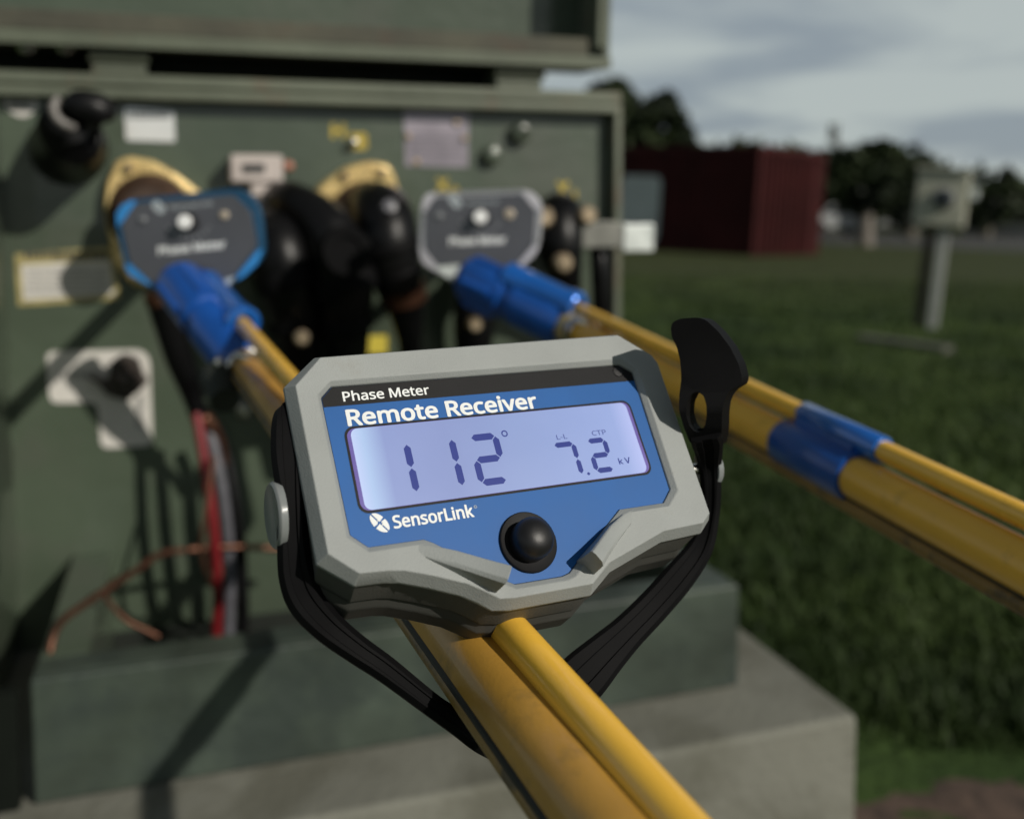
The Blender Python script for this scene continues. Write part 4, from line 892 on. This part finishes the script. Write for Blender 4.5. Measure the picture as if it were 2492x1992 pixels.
for z in (0.0, chh - 0.14): b_box(bm, 0.101, cw - 0.101, 0, 0.08, z, z + 0.14); b_box(bm, 0.0, 0.08, 0.101, cl_ - 0.101, z, z + 0.14); b_box(bm, cw - 0.08, cw, 0.101, cl_ - 0.101, z, z + 0.14)
obj('rails', bm, m_cont, cont)
obj('back_walls', merge(box(cw - 0.06, cw - 0.02, 0.1, cl_ - 0.1, 0.1, chh - 0.1), box(0.1, cw - 0.1, cl_ - 0.06, cl_ - 0.02, 0.1, chh - 0.1)), m_cont, cont)
# pale door in the long side
def side_y(px):   # distance along the long side for a pixel column
    ys = np.linspace(0, 12, 1200); f = lambda y: (lambda q: CX + FPX * q.x / -q.z)(CR.transposed() @ (CM @ Vector((0, y, 1.3)) - cam_loc))
    return float(min(ys, key=lambda y: abs(f(y) - px)))
y0, y1 = side_y(1607), side_y(1512)
DM = Matrix(((0, 0, -1, 0), (1, 0, 0, 0), (0, 1, 0, 0), (0, 0, 0, 1)))
obj('door', prism(rrect(y0, y1, 0.35, 2.12, 0.22), 0.02, 0.06, DM), m_door, cont)

# electric meter box on its two posts
pg = ground_at(2266, 800); dP = depth_of(pg); sP = dP / FPX
PMt = Matrix.Translation(pg) @ Matrix.Rotation(R_(4.5), 4, 'Y') @ Matrix.Rotation(R_(-28), 4, 'Z')
ped = thing('meter_pedestal', 'grey electric meter box on two leaning posts in the grass', 'meter pedestal', PMt)
hb = 0.98
obj('post', box(-0.04, 0.05, -0.05, 0.04, -0.1, hb + 0.3), m_post, ped, bevel=0.01)
obj('post', box(-0.17, -0.08, 0.02, 0.11, -0.1, hb + 0.25), m_wood, ped, bevel=0.01)
bx = obj('box', box(-0.27, 0.18, -0.20, 0.0, hb, hb + 0.52), m_box, ped, bevel=0.02)
obj('hood', box(-0.29, 0.20, -0.24, 0.02, hb + 0.521, hb + 0.55), m_box, ped, bevel=0.01)
obj('meter_glass', lathe([(0, 0), (0.09, 0), (0.09, 0.05), (0.075, 0.10), (0.05, 0.12), (0, 0.125)], 24, Matrix.Translation((-0.02, -0.201, hb + 0.26)) @ Matrix.Rotation(PI / 2, 4, 'X')), m_glass, ped)
obj('meter_ring', lathe([(0.09, 0), (0.11, 0), (0.11, 0.03), (0.09, 0.035)], 24, Matrix.Translation((-0.02, -0.2015, hb + 0.26)) @ Matrix.Rotation(PI / 2, 4, 'X')), m_post, ped)
obj('conduit_fitting', box(0.19, 0.26, -0.14, -0.06, hb + 0.28, hb + 0.38), m_tag, ped, bevel=0.01)

# plank in the grass
q0, q1 = ground_at(2092, 822, 0.03), ground_at(2310, 852, 0.03)
dd = (q1 - q0); Mpl = Matrix.Translation((q0 + q1) / 2) @ Matrix.Rotation(math.atan2(dd.y, dd.x), 4, 'Z')
pk = obj('plank', box(-dd.length / 2, dd.length / 2, -0.07, 0.07, -0.03, 0.03), m_plank, bevel=0.006); pk.matrix_world = Mpl
tag(pk, 'weathered grey plank lying in the grass near the meter box', 'plank')

# trees
def leaf_cloud(lobes, n, size, seed):
    """many small leaf-clump faces spread through overlapping lobes"""
    rnd = np.random.RandomState(seed); vs_ = []; fs_ = []
    tot = sum(l[3] ** 2 for l in lobes)
    for (x, y, z, r, zz) in lobes:
        k = int(n * r * r / tot)
        u_ = rnd.normal(size=(k, 3)); u_ /= np.linalg.norm(u_, axis=1)[:, None]; rad = r * (0.45 + 0.6 * rnd.rand(k) ** 0.6)
        c = np.array([x, y, z]) + u_ * rad[:, None] * np.array([1, 1, zz])
        for p in c:
            if noise.noise(Vector(p) * (1.6 / max(r, .5))) < -0.22: continue
            a = rnd.normal(size=3); a /= np.linalg.norm(a); b_ = np.cross(a, rnd.normal(size=3)); b_ /= np.linalg.norm(b_); s = size * (0.6 + 0.8 * rnd.rand())
            i = len(vs_); vs_ += [p - a * s, p + b_ * s * 0.6, p + a * s, p - b_ * s * 0.6]; fs_.append((i, i + 1, i + 2, i + 3))
    return vs_, fs_
def tree(label, base, h, trunk_r, lobes, n, size, seed, trunk_h=None, lean=0.0, m_tr=None, name='tree'):
    root = thing(name, label, 'tree', Matrix.Translation(base), 'trees beyond the lawn')
    th = trunk_h or h * 0.6
    bm = bmesh.new(); b_tube(bm, [(0, 0, -0.2), (0.02, 0, th * 0.3), (lean * 0.5, 0, th * 0.7), (lean, 0, th)], [trunk_r * 1.25, trunk_r, trunk_r * 0.8, trunk_r * 0.5], 12)
    rnd = random.Random(seed)
    for (x, y, z, r, zz) in lobes[:7]:
        b_tube(bm, [(lean * 0.5, 0, th * 0.65), (x * 0.5, y * 0.5, (z + th * 0.7) / 2), (x, y, z)], [trunk_r * 0.45, trunk_r * 0.3, trunk_r * 0.12], 8)
    obj('trunk', bm, m_tr or m_bark, root)
    v_, f_ = leaf_cloud(lobes, n, size, seed); me = bpy.data.meshes.new('crown'); me.from_pydata([tuple(p) for p in v_], [], f_); me.materials.append(m_leaf)
    o = bpy.data.objects.new('crown', me); COL.objects.link(o); o.parent = root
    return root
def lobes_px(base, dep, items):
    s = dep / FPX; out = []
    for (px, py, r, yoff) in items:
        p = at(px, py, dep) - base; out.append((p.x, p.y + yoff, p.z, r * s, 0.85))
    return out
def tree_at(label, px, dep, items, seed, n=4500, tr=0.25, size=0.28, trunk_h=None, name='tree', m_tr=None):
    base = at(px, 560, dep); base.z = 0
    lb = lobes_px(base, dep, items)
    top = max(l[2] + l[3] for l in lb)
    return tree(label, base, top, tr, lb, n, size, seed, trunk_h or top * 0.55, name=name, m_tr=m_tr)
tree_at('tall dark tree rising behind the cabinet and the left part of the container', 1540, 42,
        [(1478, 245, 55, 0), (1540, 285, 75, 0.6), (1600, 320, 72, -0.5), (1650, 370, 50, 0), (1450, 330, 80, 0), (1530, 390, 85, 0), (1620, 250, 30, 0), (1600, 270, 42, 0), (1500, 215, 28, 0), (1665, 330, 26, 0)], 1, 9000, 0.35, 0.24)
tree_at('low bushy tree showing just above the middle of the container roof', 1760, 48,
        [(1700, 395, 42, 0), (1745, 400, 50, 0), (1800, 402, 46, 0), (1850, 405, 50, 0), (1760, 450, 70, 0)], 2, 5000, 0.25, 0.28)
tree_at('low bushy tree showing above the lit right end of the container', 1960, 46,
        [(1905, 405, 46, 0), (1950, 412, 50, 0), (2010, 408, 42, 0), (1960, 470, 66, 0), (2045, 440, 44, 0), (2040, 500, 40, 0)], 3, 5000, 0.25, 0.28)
tree_at('broad dark tree with a pale bare trunk between the container and the meter box', 2106, 33,
        [(2075, 405, 52, 0), (2130, 382, 44, 0), (2165, 385, 40, 0), (2185, 430, 66, 0.4), (2110, 450, 62, -0.3), (2060, 470, 48, 0), (2140, 505, 40, 0.8), (2215, 440, 34, 0), (2050, 420, 30, 0)], 4, 8000, 0.24, 0.19, trunk_h=1.9, m_tr=mat('pale_bark', (0.17, 0.15, 0.13), 0.9, 0, 0.2, 6))
tree_at('dark spreading tree directly behind the meter box', 2215, 44,
        [(2190, 420, 46, 0), (2228, 408, 36, 0), (2250, 470, 58, 0), (2200, 500, 52, 0), (2290, 500, 46, 0), (2262, 430, 30, 0)], 5, 6000, 0.25, 0.26)
tree_at('round dark bush-like tree just right of the meter box', 2400, 50,
        [(2375, 480, 34, 0), (2405, 470, 30, 0), (2340, 505, 36, 0), (2420, 510, 36, 0), (2385, 530, 30, 0)], 6, 4000, 0.25, 0.26)
tree_at('low dark tree at the right edge of the photo beside the slender tree', 2465, 54,
        [(2450, 530, 28, 0), (2482, 535, 26, 0), (2520, 540, 34, 0), (2445, 545, 24, 0)], 7, 2500, 0.2, 0.26)
tree_at('small slender tree standing clear of the tree line at far right', 2447, 60,
        [(2450, 425, 17, 0), (2444, 445, 21, 0), (2448, 465, 18, 0), (2440, 480, 10, 0)], 8, 1500, 0.14, 0.22, trunk_h=4.2)
tree_at('thin wispy treetop standing above the tree line right of the container', 2028, 55,
        [(2024, 310, 9, 0), (2030, 325, 12, 0), (2022, 335, 8, 0)], 9, 45, 0.09, 0.16, trunk_h=6.0)
# distant wood closing the horizon
rnd = np.random.RandomState(5); vs_ = []; fs_ = []
for k in range(300):
    x = -20 + 110 * rnd.rand(); y = 68 + 12 * rnd.rand() ; r = 2.0 + 1.6 * rnd.rand(); z = 0.6 + 3.4 * rnd.rand() * max(0.25, 1 - x / 60) + (1.2 if x < 30 else 0)
    v_, f_ = leaf_cloud([(x, y, z, r, 0.8)], 130, 0.55, k)
    o_ = len(vs_); vs_ += v_; fs_ += [tuple(i + o_ for i in f) for f in f_]
me = bpy.data.meshes.new('distant_wood'); me.from_pydata([tuple(p) for p in vs_], [], fs_); me.materials.append(m_leaf)
dw = bpy.data.objects.new('distant_wood', me); COL.objects.link(dw); kind(dw, 'stuff'); tag(dw, 'dark distant belt of trees closing the horizon behind the road', 'wood')
# pale building wall and parked cars beyond the road
def car(px, dep, L, h, label, m_):
    p = at(px, 570, dep); p.z = 0; M = Matrix.Translation(p) @ Matrix.Rotation(R_(8), 4, 'Z')
    root = thing('parked_car', label, 'car', M, 'cars parked beyond the lawn')
    prof = [(-L / 2, 0.35), (-L / 2, 0.8), (-L * 0.42, 0.92), (-L * 0.30, 0.98), (-L * 0.18, h), (L * 0.22, h), (L * 0.36, 1.0), (L / 2, 0.9), (L / 2, 0.35)]
    Mr = Matrix.Rotation(PI / 2, 4, 'X')
    obj('body', prism(prof, -0.85, 0.85, Mr), m_, root, bevel=0.06)
    win = [(-L * 0.27, 1.0), (-L * 0.17, h - 0.08), (L * 0.20, h - 0.08), (L * 0.31, 1.0)]
    obj('windows', prism(win, 0.851, 0.856, Mr), m_glass, root)
    for x in (-L * 0.32, L * 0.32):
        for y in (-0.8, 0.8): obj('wheel', lathe([(0, -0.1), (0.33, -0.1), (0.33, 0.1), (0, 0.1)], 20, Matrix.Translation((x, y, 0.33)) @ Matrix.Rotation(PI / 2, 4, 'X')), m_tyre, root)
car(2030, 46, 3.4, 1.45, 'pale car parked just right of the container', m_wpaint)
car(2150, 56, 3.8, 1.4, 'pale car parked behind the pale tree trunk', m_wall)
fn = thing('boundary_wall', 'long low pale wall beyond the road at far right', 'wall')
p0_, p1_ = at(2345, 575, 52), at(2620, 592, 49)
dv = Vector((p1_.x - p0_.x, p1_.y - p0_.y, 0)); Mw = Matrix.Translation((p0_.x, p0_.y, 0)) @ Matrix.Rotation(math.atan2(dv.y, dv.x), 4, 'Z')
fn.matrix_world = Mw; ROOT[fn.name] = Mw
obj('masonry', box(0, dv.length, 0, 0.25, -0.1, 0.55), m_wall, fn); obj('coping', box(-0.03, dv.length + 0.03, -0.03, 0.28, 0.551, 0.62), m_wpaint, fn)

# ------------------------------------------------------------------ grass blades
rnd = np.random.RandomState(11); V_ = []; F_ = []
def outside_pad(x, y):
    p = CABI @ Vector((x, y, 0.3)); return not (p.x < fr.x + 0.03 and -0.0 + PADF - 0.03 < p.y < 1.63 and p.x > -0.95)
cnt = 0
while cnt < 85000:
    t = rnd.rand(); y = 1.4 + 15 * t ** 2.0; x = -0.1 * y + rnd.rand() * 0.85 * y
    if not outside_pad(x, y): continue
    nn = noise.noise(Vector((x * 1.3, y * 1.3, 0)))
    if y < 2.9 and x < 2.9 and (y - 1.80 - 0.5 * nn + 0.10 * (x - 1.0)) < rnd.rand() * 0.22: continue
    s = 1 + y * 0.16
    h = (0.016 + 0.042 * rnd.rand() ** 1.6)*(1 - 0.035 * y) * (1 + 0.25 * nn) * min(s, 1.7); w = 0.003 * s; a = rnd.rand() * 2 * PI; l = h * (0.2 + 0.9 * rnd.rand()); b_ = rnd.rand() * 2 * PI
    dx, dy = math.cos(a) * w, math.sin(a) * w; lx, ly = math.cos(b_) * l, math.sin(b_) * l
    i = len(V_); V_ += [(x - dx, y - dy, 0), (x + dx, y + dy, 0), (x + dx * 0.7 + lx * 0.35, y + dy * 0.7 + ly * 0.35, h * 0.6), (x - dx * 0.7 + lx * 0.35, y - dy * 0.7 + ly * 0.35, h * 0.6), (x + lx, y + ly, h)]
    F_ += [(i, i + 1, i + 2, i + 3), (i + 3, i + 2, i + 4)]; cnt += 1
me = bpy.data.meshes.new('grass'); me.from_pydata(V_, [], F_); me.materials.append(m_blade)
go = bpy.data.objects.new('grass', me); COL.objects.link(go); kind(go, 'stuff'); tag(go, 'short green grass growing on the lawn', 'grass')

scene.cycles.max_bounces = 8
